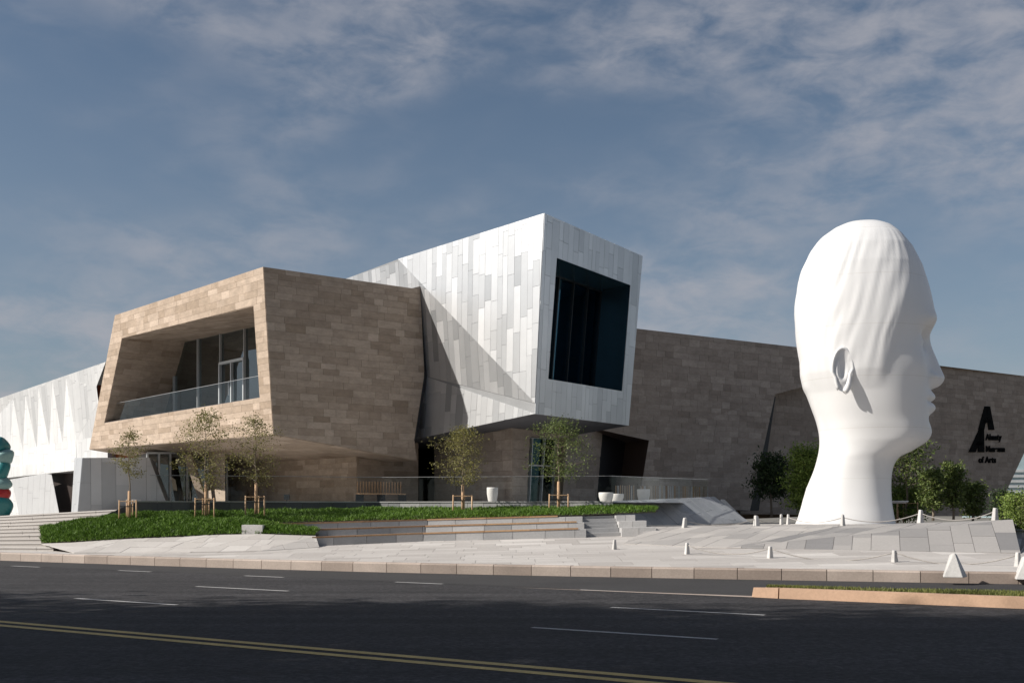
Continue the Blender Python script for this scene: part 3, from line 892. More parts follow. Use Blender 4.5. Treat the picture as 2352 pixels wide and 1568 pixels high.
for tri, tn in tris:
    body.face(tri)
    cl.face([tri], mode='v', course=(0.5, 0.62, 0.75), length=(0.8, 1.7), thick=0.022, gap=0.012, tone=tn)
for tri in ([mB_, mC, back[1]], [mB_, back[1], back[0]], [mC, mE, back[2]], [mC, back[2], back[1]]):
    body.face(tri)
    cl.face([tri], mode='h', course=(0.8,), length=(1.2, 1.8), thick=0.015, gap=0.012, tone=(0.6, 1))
# right end face and hidden back
g1 = Vector((mF.x + 6.5, mF.y + 17, 0.3))
body.face([mF, g1, back[2], mE]); body.face([g1, (5, 50.5, .3), back[0], back[1], back[2]]); body.face([(5, 50.5, .3), mA, mB_, back[0]])
body.build('core', M['paving_joint'], mound)
cl.face([[mF, g1, back[2]], [mF, back[2], mE]], mode='h', course=(0.4,), length=(0.9, 1.4), thick=0.02)
cl.finish()

# ------------------------------------------------------------------ monumental white head (plain stand-in)
HD = 43.4
PX = HD / FOC
hc = at(1975, 1175, HD); hz0 = 0.95
head = thing('head_sculpture', (hc.x, hc.y, hz0), 'monumental smooth white head sculpture in profile on the granite mound', 'sculpture')
def prof(tab, y):
    ys = [t[0] for t in tab]; xv = [t[1] for t in tab]
    # smooth interpolation (Catmull-Rom)
    i = max(0, min(len(ys) - 2, int(np.searchsorted(ys, y)) - 1))
    t = (y - ys[i]) / (ys[i + 1] - ys[i])
    p0, p1, p2, p3 = xv[max(0, i - 1)], xv[i], xv[i + 1], xv[min(len(xv) - 1, i + 2)]
    return 0.5 * (2 * p1 + (p2 - p0) * t + (2 * p0 - 5 * p1 + 4 * p2 - p3) * t * t + (3 * p1 - p0 - 3 * p2 + p3) * t ** 3)
BACK = [(507, 1985), (513, 1944), (525, 1918), (545, 1893), (575, 1871), (620, 1850), (690, 1837), (760, 1838), (830, 1848), (880, 1862), (930, 1880), (980, 1896), (1020, 1900), (1060, 1893), (1100, 1879), (1150, 1856), (1215, 1828)]
FRONT = [(507, 1985), (513, 2022), (525, 2047), (545, 2068), (575, 2090), (620, 2111), (690, 2130), (740, 2135), (790, 2124), (830, 2123), (880, 2124), (930, 2126), (980, 2126), (1015, 2118), (1036, 2090), (1050, 2062), (1070, 2049), (1100, 2044), (1150, 2045), (1215, 2054)]
HALF = [(507, 0), (513, 32), (525, 54), (545, 75), (575, 94), (620, 110), (690, 121), (760, 124), (830, 122), (880, 117), (930, 108), (980, 96), (1015, 87), (1036, 80), (1060, 74), (1100, 72), (1150, 80), (1215, 98)]
ys = np.concatenate([507 + 40 * (np.linspace(0, 1, 22)) ** 2, np.linspace(549, 1215, 170)])
SEG = 180
def bump(a, c, w): return math.exp(-((a - c) / w) ** 2)
hv = []; hf = []
yaw = R(-12)
cyw, syw = math.cos(yaw), math.sin(yaw)
for y in ys:
    xb, xf, hw = prof(BACK, y), prof(FRONT, y), max(0.3, prof(HALF, y))
    # centre of the section: a little behind the middle so that the face is fuller
    xc = lerp(xb, xf, 0.5)
    for k in range(SEG):
        a = -math.pi + 2 * math.pi * k / SEG            # 0 = forward
        ca, sa = math.cos(a), math.sin(a)
        e = 0.90
        cx_ = math.copysign(abs(ca) ** e, ca); sy_ = math.copysign(abs(sa) ** e, sa)
        fx = (xf - xc) * cx_ if ca > 0 else (xc - xb) * cx_
        fy = hw * sy_
        ab = abs(a); d = 0.0
        # nose
        if 770 < y < 905:
            t = (y - 785) / 85.0
            nh = 0.0
            if t <= 1: nh = 30 * max(0, t + 0.15) ** 1.1
            else: nh = 35 * math.sqrt(max(0, 1 - ((y - 870) / 27.0) ** 2))
            wd = 0.10 + 0.12 * max(0, min(1, t)) ** 2
            d += nh * math.exp(-(ab / wd) ** 2.2)
            d += 9 * bump(y, 872, 11) * bump(ab, 0.26, 0.07)
        # brow, eye hollow, closed lid, cheek
        d += 9 * bump(y, 746, 20) * bump(ab, 0.40, 0.32)
        d -= 26 * bump(y, 790, 24) * bump(ab, 0.40, 0.20)
        d += 14 * bump(y, 796, 14) * bump(ab, 0.50, 0.14)
        d -= 3.0 * bump(y, 806, 4) * bump(ab, 0.42, 0.14)
        d += 7 * bump(y, 850, 34) * bump(ab, 0.72, 0.26)
        # mouth and chin
        d += 13 * bump(y, 915, 13) * bump(ab, 0, 0.28)
        d += 13 * bump(y, 941, 13) * bump(ab, 0, 0.25)
        d -= 8 * bump(y, 927, 3.4) * bump(ab, 0, 0.36)
        d -= 6 * bump(y, 965, 12) * bump(ab, 0, 0.30)
        d += 7 * bump(y, 998, 20) * bump(ab, 0, 0.30)
        d -= 3 * bump(y, 927, 8) * bump(ab, 0.36, 0.07)
        # jaw line above the neck
        d += 5 * bump(y, 1000, 26) * bump(ab, 0.95, 0.35)
        # plain cap of hair set off by a soft edge running from the brow to the ear
        hl = 0.62 + (y - 560) / 330.0 * 0.85
        if y < 905:
            s_ = 1 / (1 + math.exp(-(ab - hl) * 22))
            d += 0.55 * s_ * (math.sin(ab * 30 - (y - 507) * 0.07 + 2.2 * math.sin(ab * 7 + y * .011)) + .6 * math.sin(ab * 53 - y * .1 + 1.3 * math.sin(ab * 5))) * min(1, max(0, (y - 530) / 60)) * (1 - min(1, max(0, (y - 840) / 60)))
            d += 6.0 * s_ * min(1, max(0, (y - 515) / 40)) * (1 - min(1, max(0, (y - 860) / 45)))
        # long tail of hair lying down the nape
        if y > 830:
            f = min(1, (y - 830) / 60)
            d += 26 * f * math.exp(-((math.pi - ab) / (0.52 - 0.16 * f)) ** 4) * (1 if y < 1120 else max(0, 1 - (y - 1120) / 70)) * 0.55
        rr = math.hypot(fx, fy) + 1e-6
        X = (xc - 1985) + fx + d * fx / rr; Y = fy + d * fy / rr
        hv.append(((X * cyw - Y * syw) * PX + at(1985, 1175, HD).x, hc.y + (X * syw + Y * cyw) * PX, EYE - (y - HY) * PX))
ny = len(ys)
for i in range(ny - 1):
    for k in range(SEG):
        k2 = (k + 1) % SEG
        hf.append((i * SEG + k, (i + 1) * SEG + k, (i + 1) * SEG + k2, i * SEG + k2))
m = MB(); m.raw(hv, hf, 0.5, True)
m.f.append(tuple(range(SEG))); m.t.append(.5); m.sm.append(True)
m.build('head', M['head'], head)
# ears: an outer rim with a bowl inside
for sgn in (-1, 1):
    yE = 862
    hwE = prof(HALF, yE); 
    rim = []
    m = MB()
    cxp = -58.0
    pts = []; rad = []
    for i in range(25):
        t = i / 24.0
        th = R(-60) + t * R(318)
        ex = cxp + 22 * -math.cos(th) * (1 if math.sin(th) > -.2 else .75) ; ey = 862 - 46 * math.sin(th) * (1 if math.sin(th) > 0 else 1.12)
        out = hwE + 0 + 8 * (0.5 + 0.5 * math.cos(th)) 
        X, Y = ex, sgn * out
        pts.append(Vector(((X * cyw - Y * syw) * PX + at(1985, 1175, HD).x, hc.y + (X * syw + Y * cyw) * PX, EYE - (ey - HY) * PX)))
        rad.append((4.0 + 3.4 * bump(t, 0.93, .12)) * PX)
    m.tube(pts, rad, 10)
    # bowl
    def ep(ex, ey, out):
        X, Y = ex, sgn * out
        return ((X * cyw - Y * syw) * PX + at(1985, 1175, HD).x, hc.y + (X * syw + Y * cyw) * PX, EYE - (ey - HY) * PX)
    bv = []; bf = []
    for i in range(9):
        for k in range(20):
            th = 2 * math.pi * k / 20; r_ = i / 8.0
            ex = cxp - 21 * r_ * math.cos(th); ey = 862 - 44 * r_ * math.sin(th) * (1 if math.sin(th) > 0 else 1.12)
            bv.append(ep(ex, ey, hwE + 4 * r_ ** 2 + 5 * r_ * (0.5 + 0.5 * math.cos(th)) + 6 * bump(r_, 0.55, .16) * (0.5 + 0.5 * math.sin(th + 2.4))))
    for i in range(8):
        for k in range(20):
            k2 = (k + 1) % 20
            bf.append((i * 20 + k, i * 20 + k2, (i + 1) * 20 + k2, (i + 1) * 20 + k))
    m.raw(bv, bf, .5, True)
    m.build('ear', M['head'], head)

# ------------------------------------------------------------------ limestone wing with the cantilevered box
def offs(pts, n, t): return [Vector(p) + n * t for p in pts]
At, Ab = at(605, 613, 45.0), at(628, 997, 45.1)
Lt, Rt = at(265, 724, 56.1), at(965, 665, 49.6)
plL, plR = plane(At, Ab, Lt), plane(At, Ab, Rt)
Lb = hit(206, 1031, plL)
Rm, Rb0, Rb = hit(974, 860, plR), hit(951, 1010, plR), hit(957, 1056, plR)
op = [hit(583, 702, plL), hit(281, 776.5, plL), hit(240.5, 971, plL), hit(597.5, 913, plL)]      # opening
nL = plL[0] if plL[0].dot(-At) > 0 else -plL[0]
nR = plR[0] if plR[0].dot(-At) > 0 else -plR[0]
wing = thing('limestone_wing', (-10, 52, TZ), 'cantilevered beige limestone museum wing with a deep balcony window', 'building')
Bt = Lt + (Rt - At); Bb = Lb + (Rt - At); Bb.z = Rb.z
inn = -nL * 3.5
oi = [p + inn for p in op]
body = MB()
# left face around the opening, reveal, right face, top, soffit, back
P4 = [At, Lt, Lb, Ab]
for i in range(4):
    j = (i + 1) % 4
    body.face([P4[i], P4[j], op[j], op[i]])
    body.face([op[i], op[j], oi[j], oi[i]])
body.face([At, Ab, Rb, Rb0, Rm, Rt])
body.face([At, Rt, Bt, Lt]); body.face([Ab, Lb, Bb]); body.face([Ab, Bb, Rb]); body.face([Lt, Bt, Bb, Lb])
body.build('wall_core', M['joint'], wing)
cl = Clad(wing, 'stone_panel', M['limestone'], 51)
ST = dict(course=(0.24, 0.29, 0.34), length=(0.45, 1.35), thick=0.022, gap=0.007)
cl.face([P4], holes=[op], **ST)
cl.face([[At, Ab, Rb, Rb0], [At, Rb0, Rm, Rt]], **ST)
mid = (op[0] + op[2]) / 2 + inn / 2
cl.face([[op[1], op[2], oi[2], oi[1]]], inward=mid, **ST)
cl.face([[op[0], op[1], oi[1], oi[0]]], inward=mid, **ST)
cl.face([[op[0], op[3], oi[3], oi[0]]], inward=mid, **ST)
cf = Clad(wing, 'floor_slab', M['dark_granite'], 52); cf.face([[op[2], op[3], oi[3], oi[2]]], inward=mid, course=(.6,), length=(.6, 1.2), thick=.02); cf.finish()
cl.face([[Ab, Lb, Bb]], course=(0.6,), length=(1.0, 1.8), thick=0.03, gap=0.01)
cl.face([[Ab, Bb, Rb]], course=(0.6,), length=(1.0, 1.8), thick=0.03, gap=0.01)
# black strip painting the shade of the gap down the right hand end
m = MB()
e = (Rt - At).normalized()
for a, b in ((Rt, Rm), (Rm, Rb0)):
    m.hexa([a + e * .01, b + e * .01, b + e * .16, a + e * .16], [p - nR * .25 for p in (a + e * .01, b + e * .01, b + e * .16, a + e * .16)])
m.build('gap_shade_strip', M['black'], wing)
m = MB(); c0, c1 = Rt - e * 0.45, Rt + e * 0.02
m.raw([c0 + nR * .02, c1 + nR * .02, c1 + Vector((0, 0, .16)) + nR * .02, c0 - nR * .3, c1 - nR * .3, c1 + Vector((0, 0, .16)) - nR * .3], [(0, 1, 2), (5, 4, 3), (0, 2, 5, 3), (1, 4, 5, 2)])
m.build('parapet_corner', M['limestone_dark'], wing)

# balcony window set deep in the opening
win = None
def glazed(parent, corners, ncol, name='window', bars=0.09, gl='glass', fr='frame', depth=3.0, room=True, hbar=None, n=None, uneven=None, inw=None):
    """corners: top-left, top-right, bottom-right, bottom-left of a glazed wall"""
    c = [Vector(p) for p in corners]
    w = link(bpy.data.objects.new(name, None), parent, (c[2] + c[3]) / 2)
    nn = n
    cuts = uneven or [i / ncol for i in range(ncol + 1)]
    for a, b in zip(cuts, cuts[1:]):
        mm = MB()
        q = [lerp(c[0], c[1], a), lerp(c[0], c[1], b), lerp(c[3], c[2], b), lerp(c[3], c[2], a)]
        mm.face(q)
        mm.build('pane', M[gl], w)
    for i, a in enumerate(cuts):
        mm = MB(); mm.bar(lerp(c[0], c[1], a) + nn * .06, lerp(c[3], c[2], a) + nn * .06, bars, 0.12, up=nn)
        mm.build('mullion', M[fr], w)
    for a, b in ((c[0], c[1]), (c[3], c[2])):
        mm = MB(); mm.bar(a + nn * .05, b + nn * .05, bars, 0.10, up=nn); mm.build('frame_rail', M[fr], w)
    if hbar:
        for hh in hbar:
            mm = MB(); mm.bar(lerp(c[0], c[3], hh) + nn * .05, lerp(c[1], c[2], hh) + nn * .05, bars * .8, 0.10, up=nn); mm.build('transom', M[fr], w)
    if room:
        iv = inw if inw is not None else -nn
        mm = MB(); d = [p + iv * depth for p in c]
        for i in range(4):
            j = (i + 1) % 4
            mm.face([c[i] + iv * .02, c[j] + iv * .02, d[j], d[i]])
        mm.face(d); mm.build('interior', M['room_lit' if gl == 'glass_dark' else 'room'], w)
    return w
g = [p + nL * .35 for p in (oi[1], oi[0], oi[3], oi[2])]
g = [lerp(g[3], g[0], .0) + Vector((0, 0, 0)), None, g[2], g[3]]
hz_ = Vector((nL.y, -nL.x, 0)).normalized()
nG = Vector((nL.x, nL.y, 0)).normalized()
gl_b, gr_b = V(oi[2] + nL * .35, oi[3].z - .4), V(oi[3] + nL * .35, oi[3].z - .4)
gl_b = lerp(gl_b, gr_b, -.05); gr_b = lerp(gl_b, gr_b, 1.02)
ztop = max(oi[0].z, oi[1].z) + .15
g = [V(gl_b, ztop), V(gr_b, ztop), gr_b, gl_b]
win = glazed(wing, g, 7, bars=0.05, n=nG, depth=2.4, fr='frame', uneven=[0, .14, .30, .44, .58, .72, .86, 1.0])
# white balcony door frame
d0 = lerp(g[3], g[2], 0.44) + nG * .1 + up * .4; d1 = lerp(g[3], g[2], 0.58) + nG * .1 + up * .4
up = Vector((0, 0, 1))
dr = link(bpy.data.objects.new('balcony_door', None), wing, (d0 + d1) / 2)
dh = 2.45
for p in (d0, lerp(d0, d1, .5), d1):
    m = MB(); m.bar(p, p + up * dh, 0.10, 0.12, up=nL); m.build('door_post', M['frame'], dr)
m = MB(); m.bar(d0 + up * dh, d1 + up * dh, 0.13, 0.12, up=nL); m.build('door_head', M['frame'], dr)
m = MB(); hp = lerp(d0, d1, .44) + nL * .1; m.bar(hp + up * .8, hp + up * 1.5, 0.03, .03); m.build('handle', M['frame'], dr)
# glass balustrade of the balcony
r0, r1 = op[2] - nL * .35, op[3] - nL * .35
br = link(bpy.data.objects.new('balustrade', None), wing, (r0 + r1) / 2)
for i in range(8):
    a, b = lerp(r0, r1, (i + .01) / 8), lerp(r0, r1, (i + .99) / 8)
    m = MB(); q = nL * .015; m.hexa([a, b, b - q, a - q], [p + up * .98 for p in (a, b, b - q, a - q)]); m.build('glass_panel', M['rail_glass'], br, own=True)
m = MB(); m.bar(r0 + up * .99, r1 + up * .99, .015, .02); m.build('handrail', M['alu_joint'], br)

# recessed ground storey under the box
def wallq(a, b, z0, z1a, z1b=None):
    z1b = z1a if z1b is None else z1b
    return [Vector((a[0], a[1], z0)), Vector((b[0], b[1], z0)), Vector((b[0], b[1], z1b)), Vector((a[0], a[1], z1a))]
G0, G1, G2 = (-15.6, 59.5), (-7.06, 50.0), (-4.45, 52.0)
body = MB()
for a, b in ((G0, G1), (G1, G2)): body.face(wallq(a, b, TZ, 6.2))
body.build('ground_storey_core', M['joint'], wing)
cl.face([wallq(G0, G1, TZ, 6.2)], **ST); cl.face([wallq(G1, G2, TZ, 6.2)], **ST)
# stone pier
pc = at(496, 1160, 54.5); pd = at(517, 1160, 54.0)
pier = MB(); q = Vector((-.62, .78, 0)) * .9
pq = [V(pc, TZ), V(pd, TZ), V(pd + q, TZ), V(pc + q, TZ)]
pier.hexa(pq, [V(p, 5.4) for p in pq], .8); pier.build('pier', M['limestone'], wing)
cl.finish(290)
# dark doorway between the two ground storeys
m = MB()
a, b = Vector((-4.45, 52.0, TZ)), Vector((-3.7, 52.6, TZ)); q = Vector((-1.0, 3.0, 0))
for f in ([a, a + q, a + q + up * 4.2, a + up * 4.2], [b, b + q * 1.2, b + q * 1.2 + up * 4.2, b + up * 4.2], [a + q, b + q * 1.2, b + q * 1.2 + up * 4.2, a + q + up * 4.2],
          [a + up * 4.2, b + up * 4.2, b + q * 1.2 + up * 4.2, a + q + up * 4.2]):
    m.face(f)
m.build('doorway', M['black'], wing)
m = MB(); ll = at(660, 1140, 49.6); m.box(ll.x - .12, ll.x + .12, ll.y - .2, ll.y, ll.z - .14, ll.z + .1); m.bar((ll.x, ll.y - .1, TZ), (ll.x, ll.y - .1, ll.z - .14), .05)
tag(m.build('spot_lamp', M['dark_frame'], None, at_=(ll.x, ll.y, TZ)), 'small dark spot lamp on a post before the beige ground floor wall', 'lamp')

# ------------------------------------------------------------------ aluminium wing
T0, K1 = at(1250, 490, 43.2), at(915, 595, 51.0)
B0 = at(1228, 950, 43.4)
plA = plane(T0, K1, B0)
K3 = hit(1229.5, 925, plA)
nA = plA[0] if plA[0].dot(-T0) > 0 else -plA[0]
plA2 = shift(plA, -0.42)
K2 = hit(972, 862, plA2)
plB = plane(K1, K3, K2)
T1 = hit(795, 640, plB); T1x = hit(700, 671, plB)
K2x = hit(900, 838, plB)
plC_pt = hit(955, 1008, shift(plA, -0.25))
plC = plane(K2, B0, plC_pt)
B1 = hit(955, 1008, plC); B1x = hit(880, 1024, plC); K2y = lerp(K2, K2 + (K2 - B0), 0.3)
T2 = at(1475, 588, 50.4)
plF = plane(T0, B0, T2)
B2 = hit(1443, 977, plF)
nF = plF[0] if plF[0].dot(-T0) > 0 else -plF[0]
of = [hit(1278, 592, plF), hit(1447, 655, plF), hit(1428, 898, plF), hit(1258, 870, plF)]
metal = thing('aluminium_wing', (2, 50, TZ), 'angular silver aluminium museum wing with a dark framed window box', 'building')
body = MB()
body.face([T0, K1, K3]); body.face([K1, T1, T1x, K2x, K2, K3]); body.face([K2, K2y, B1x, B1, B0])
body.face([K2, B0, K3])
P4 = [T0, T2, B2, B0]
inF = (K1 - T0).normalized(); inF.z = 0; inF.normalize()
ofi = [p + inF * 2.2 for p in of]
for i in range(4):
    j = (i + 1) % 4
    body.face([P4[i], P4[j], of[j], of[i]])
back_t = T1x + (T2 - T0); back_b = B1x + (B2 - B0)
body.face([T0, T2, back_t, T1x, T1, K1]); body.face([T2, back_t, back_b, B2])
body.build('wall_core', M['alu_joint'], metal)
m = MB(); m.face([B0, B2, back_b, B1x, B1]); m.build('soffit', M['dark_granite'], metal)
cl = Clad(metal, 'metal_panel', M['alu'], 61)
AP = dict(mode='v', course=(0.32, 0.42, 0.42, 0.55), length=(0.8, 2.6), thick=0.025, gap=0.010, jit=0.003)
cl.face([[T0, K1, K3]], **AP)
cl.face([[K1, T1, T1x, K2x, K2], [K1, K2, K3]], **AP)
cl.face([[K2, K2y, B1x, B1], [K2, B1, B0]], **AP)
cl.face([P4], holes=[of], tone=(0.25, 0.8), **AP)
cl.finish(290)
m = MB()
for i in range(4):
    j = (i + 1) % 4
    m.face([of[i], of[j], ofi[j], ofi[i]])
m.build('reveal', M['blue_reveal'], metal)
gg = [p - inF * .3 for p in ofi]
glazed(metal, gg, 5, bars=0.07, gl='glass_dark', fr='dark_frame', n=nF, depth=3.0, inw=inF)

# ground storey below it
E0, E1, E2 = (-3.7, 52.6), (0.0, 48.0), (4.15, 54.4)
cl = Clad(metal, 'stone_panel', M['limestone_dark'], 62)
SD = dict(course=(0.34, 0.4, 0.46), length=(0.7, 1.8), thick=0.03, gap=0.012)
d = (V(E2, 0) - V(E1, 0)).normalized(); nE = Vector((d.y, -d.x, 0))
plE = plane(V(E1, 0), V(E2, 0), V(E1, 5))
eo = [hit(1216, 1002, plE), hit(1300, 1006, plE), hit(1290, 1150, plE), hit(1209, 1150, plE)]
for p in eo[2:]: p.z = TZ + .01
wq = [V(E1, TZ), V(E2, TZ), hit(1384, 985, plE), V(E1, 5.9)]
wq[2].z = 5.9
body = MB()
body.face(wallq(E0, E1, TZ, 5.9))
for i in range(2):
    pass
eb = [p - nE * 1.0 for p in eo]
P4 = [wq[3], wq[2], wq[1], wq[0]]
for i in range(4):
    j = (i + 1) % 4
    body.face([P4[i], P4[j], eo[j], eo[i]]); body.face([eo[i], eo[j], eb[j], eb[i]])
body.build('ground_storey_core', M['joint'], metal)
cl.face([wallq(E0, E1, TZ, 5.9)], **SD); cl.face([P4], holes=[eo], **SD)
cl.finish(280)
glazed(metal, [p + nE * .4 for p in eb], 3, bars=0.06, gl='glass_teal', fr='frame', n=nE, depth=3.0, hbar=[0.42])
# dark slit at the far end of this storey
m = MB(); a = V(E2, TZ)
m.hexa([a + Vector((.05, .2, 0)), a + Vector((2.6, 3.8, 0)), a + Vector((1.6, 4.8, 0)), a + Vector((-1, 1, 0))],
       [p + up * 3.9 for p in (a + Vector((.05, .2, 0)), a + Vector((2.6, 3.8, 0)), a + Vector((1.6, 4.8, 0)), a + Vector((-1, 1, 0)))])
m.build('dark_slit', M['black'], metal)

# ------------------------------------------------------------------ long brown limestone wall wing on the right
W0 = at(1465, 755, 55.0); zt = W0.z
W1_ = at(2420, 865, (zt - EYE) * FOC / (HY - 865))
plW = plane(W0, W1_, W0 - up * 5)
nW = plW[0] if plW[0].dot(-W0) > 0 else -plW[0]
brown = thing('limestone_wall_wing', (16, 62, 1.0), 'long low museum wing clad in dark brown limestone carrying black lettering', 'building')
plW2 = shift(plW, -0.9)
Wl = hit(1385, 746, plW); Wl.z = zt
wa = [Wl, hit(2080, 822, plW), hit(1780, 905, plW), hit(1490, 1011, plW), hit(1385, 988, plW)]
wa[1].z = zt
wb = [hit(1490, 1011, plW), hit(1780, 905, plW), hit(1722, 1172, plW), hit(1466, 1160, plW)]
p2 = [hit(1700, 780, plW2), hit(2430, 865, plW2), hit(2284, 1185, plW2), hit(1700, 1180, plW2)]
p2[0].z = zt; p2[1].z = zt
body = MB()
body.face(wa[:2] + wa[2:]); body.face(wb); body.face(p2)
s1, s2, s3 = wa[1], wa[2], wb[2]
for a, b in ((s1, s2), (s2, s3)): body.face([a, b, b - nW * .9, a - nW * .9])
body.build('wall_core', M['joint'], brown)
m = MB()
dd = -nW * 14
m.face([Wl, p2[1], p2[1] + dd, Wl + dd]); m.face([p2[1], p2[2], p2[2] + dd, p2[1] + dd]); m.face([Wl + dd, p2[1] + dd, p2[2] + dd, V(Wl + dd, 0.5)])
m.build('roof', M['joint'], brown)
# black faces painting the shade in the slit and on the wall behind
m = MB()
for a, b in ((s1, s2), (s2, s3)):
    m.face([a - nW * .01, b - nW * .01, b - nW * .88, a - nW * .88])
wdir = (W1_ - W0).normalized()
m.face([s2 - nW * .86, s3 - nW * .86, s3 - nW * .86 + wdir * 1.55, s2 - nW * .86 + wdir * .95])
m.build('slit_shade', M['black'], brown)
cl = Clad(brown, 'stone_panel', M['limestone_dark'], 71)
SW = dict(course=(0.26, 0.31, 0.37), length=(0.45, 1.3), thick=0.022, gap=0.008)
cl.face([[wa[0], wa[1], wa[2]], [wa[0], wa[2], wa[3], wa[4]]], **SW); cl.face([wb], **SW); cl.face([p2], tone=(-.15, .7), **SW)
cl.finish(300)
# recess with dark cladding left of it
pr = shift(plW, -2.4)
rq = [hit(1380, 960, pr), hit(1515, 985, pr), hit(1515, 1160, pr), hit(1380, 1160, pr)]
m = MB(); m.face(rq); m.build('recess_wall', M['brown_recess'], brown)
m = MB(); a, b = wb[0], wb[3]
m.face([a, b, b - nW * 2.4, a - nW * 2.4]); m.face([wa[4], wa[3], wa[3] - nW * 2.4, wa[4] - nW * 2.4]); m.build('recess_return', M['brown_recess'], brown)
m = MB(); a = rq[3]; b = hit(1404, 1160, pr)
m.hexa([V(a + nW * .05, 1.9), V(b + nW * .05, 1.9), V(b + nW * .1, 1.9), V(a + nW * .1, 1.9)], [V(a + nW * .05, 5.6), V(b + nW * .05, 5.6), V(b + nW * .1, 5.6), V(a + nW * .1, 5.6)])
m.build('slit_strip', M['black'], brown)  # black strip where the narrow dark slit runs beside the recess
# lettering on the wall: two stacked black A shapes and three lines of words
plT = shift(plW2, 0.035)
def sgn_poly(mm, pts):
    q = [hit(x, y, plT) for x, y in pts]
    mm.prism(q, nW, 0.05)
lg = link(bpy.data.objects.new('lettering', None), brown, hit(2265, 1000, plT))
m = MB()
sgn_poly(m, [(2261, 933), (2271, 933), (2259.5, 986), (2246.5, 986)]); sgn_poly(m, [(2263, 933), (2273, 933), (2283, 987), (2270, 987)])
sgn_poly(m, [(2258, 963), (2274, 963), (2275.5, 971), (2256, 971)])
m.build('letter', M['logo'], lg)
m = MB()
sgn_poly(m, [(2249, 984), (2260, 984), (2240, 1038), (2224, 1038)]); sgn_poly(m, [(2249, 984), (2259, 984), (2260, 1038), (2245, 1038)])
sgn_poly(m, [(2242, 1014), (2256, 1014), (2256, 1022), (2239, 1022)])
m.build('letter', M['logo'], lg)
def word(txt, x0, x1, yb, yt):
    cu = bpy.data.curves.new('word', 'FONT'); cu.body = txt; cu.size = 1.0; cu.offset = 0.034; cu.extrude = 0.0
    ob = bpy.data.objects.new('word', cu)
    COL.objects.link(ob)
    dg = bpy.context.evaluated_depsgraph_get()
    me0 = ob.evaluated_get(dg).to_mesh()
    vs = [v.co.copy() for v in me0.vertices]; fs = [tuple(p.vertices) for p in me0.polygons]
    bpy.data.objects.remove(ob)
    mx0, mx1 = min(v.x for v in vs), max(v.x for v in vs); cap = 0.72
    mm = MB()
    q = []
    for v in vs:
        x = x0 + (x1 - x0) * (v.x - mx0) / (mx1 - mx0); y = yb + (yt - yb) * v.y / cap
        q.append(hit(x, y, plT))
    mm.raw([p + nW * .05 for p in q], fs)
    # sides
    from collections import Counter
    ec = Counter()
    for f in fs:
        for i in range(len(f)): ec[tuple(sorted((f[i], f[(i + 1) % len(f)])))] += 1
    for (a, b), c in ec.items():
        if c == 1: mm.face([q[a], q[b], q[b] + nW * .05, q[a] + nW * .05])
    mm.build('word', M['logo'], lg)
word('Almaty', 2263, 2300, 1010, 996)
word('Museum', 2264, 2307, 1037, 1023.5)
word('of Arts', 2247, 2287, 1062, 1048)

# ------------------------------------------------------------------ pleated aluminium annex on the left
annex = thing('pleated_annex', (-26, 60, 1.2), 'long sunlit aluminium annex with triangular pleats and a dark doorway', 'building')
GR = at(240, 832, 60.5); zg = GR.z
gdir = Vector((-13.6, 17.7, 0)).normalized(); gn = Vector((-gdir.y, gdir.x, 0))
if gn.dot(-GR) < 0: gn = -gn
GR0 = GR - gdir * 0.25; GL0 = GR + gdir * 32
zmid_off = -0.35          # the upper band leans out over the pleats
plG = plane(GR, GR + gdir, GR - up * 5 + gn * zmid_off * 1.4)
plG2 = plane(GR + gn * zmid_off, GR + gn * zmid_off + gdir, GR + gn * zmid_off - up)
apex = [(-2, 926), (31, 916), (59, 906.7), (89, 891), (121, 875.5), (152.6, 868), (186, 862)]
low = [(-14, 0), (23, 52.5), (54, 84.5), (86, 113.5), (115, 144), (146, 176)]
ap = [hit(x, y, plG) for x, y in apex]
ap = ap[1:]
body = MB(); cl = Clad(annex, 'metal_panel', M['alu_sunlit'], 81)
AG = dict(mode='v', course=(0.5, 0.65, 0.8), length=(1.2, 3.0), thick=0.02, gap=0.012, jit=0.003)
zb_ = 3.95
yl = 992
plS = plane(GR + gn * -.75, GR + gn * -.75 + gdir, GR + gn * -.75 - up * 6 + gn * .5)      # sunny lower plane
def tri(a, b, c, **k):
    body.face([a, b, c]); kk = dict(AG); kk.update(k); cl.face([[a, b, c]], **kk)
def quad(a, b, c, d_, **k):
    body.face([a, b, c, d_]); kk = dict(AG); kk.update(k); cl.face([[a, b, c], [a, c, d_]], **kk)
lows = [(hit(a, yl, shift(plG2, 0.30)), hit(b, yl, shift(plG2, 0.0))) for a, b in low[1:]]
for p, q in lows:
    p.z = q.z = 5.9
n_ = len(ap)
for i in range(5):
    tri(ap[i], lows[i][0], lows[i][1], tone=(.75, 1))  # pleats facing the sun toned bright, others dull: light put into the colour
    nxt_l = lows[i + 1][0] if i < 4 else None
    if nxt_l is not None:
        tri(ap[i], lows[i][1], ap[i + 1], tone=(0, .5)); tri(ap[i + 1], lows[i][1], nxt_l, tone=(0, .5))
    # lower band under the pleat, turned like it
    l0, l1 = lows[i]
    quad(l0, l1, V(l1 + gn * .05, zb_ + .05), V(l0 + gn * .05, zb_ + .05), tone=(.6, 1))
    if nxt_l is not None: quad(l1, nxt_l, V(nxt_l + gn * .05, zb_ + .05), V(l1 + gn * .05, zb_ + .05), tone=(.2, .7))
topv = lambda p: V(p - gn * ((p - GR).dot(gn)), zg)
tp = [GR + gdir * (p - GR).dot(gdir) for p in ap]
for i in range(4): quad(tp[i], tp[i + 1], ap[i + 1], ap[i], tone=(.1, .6))
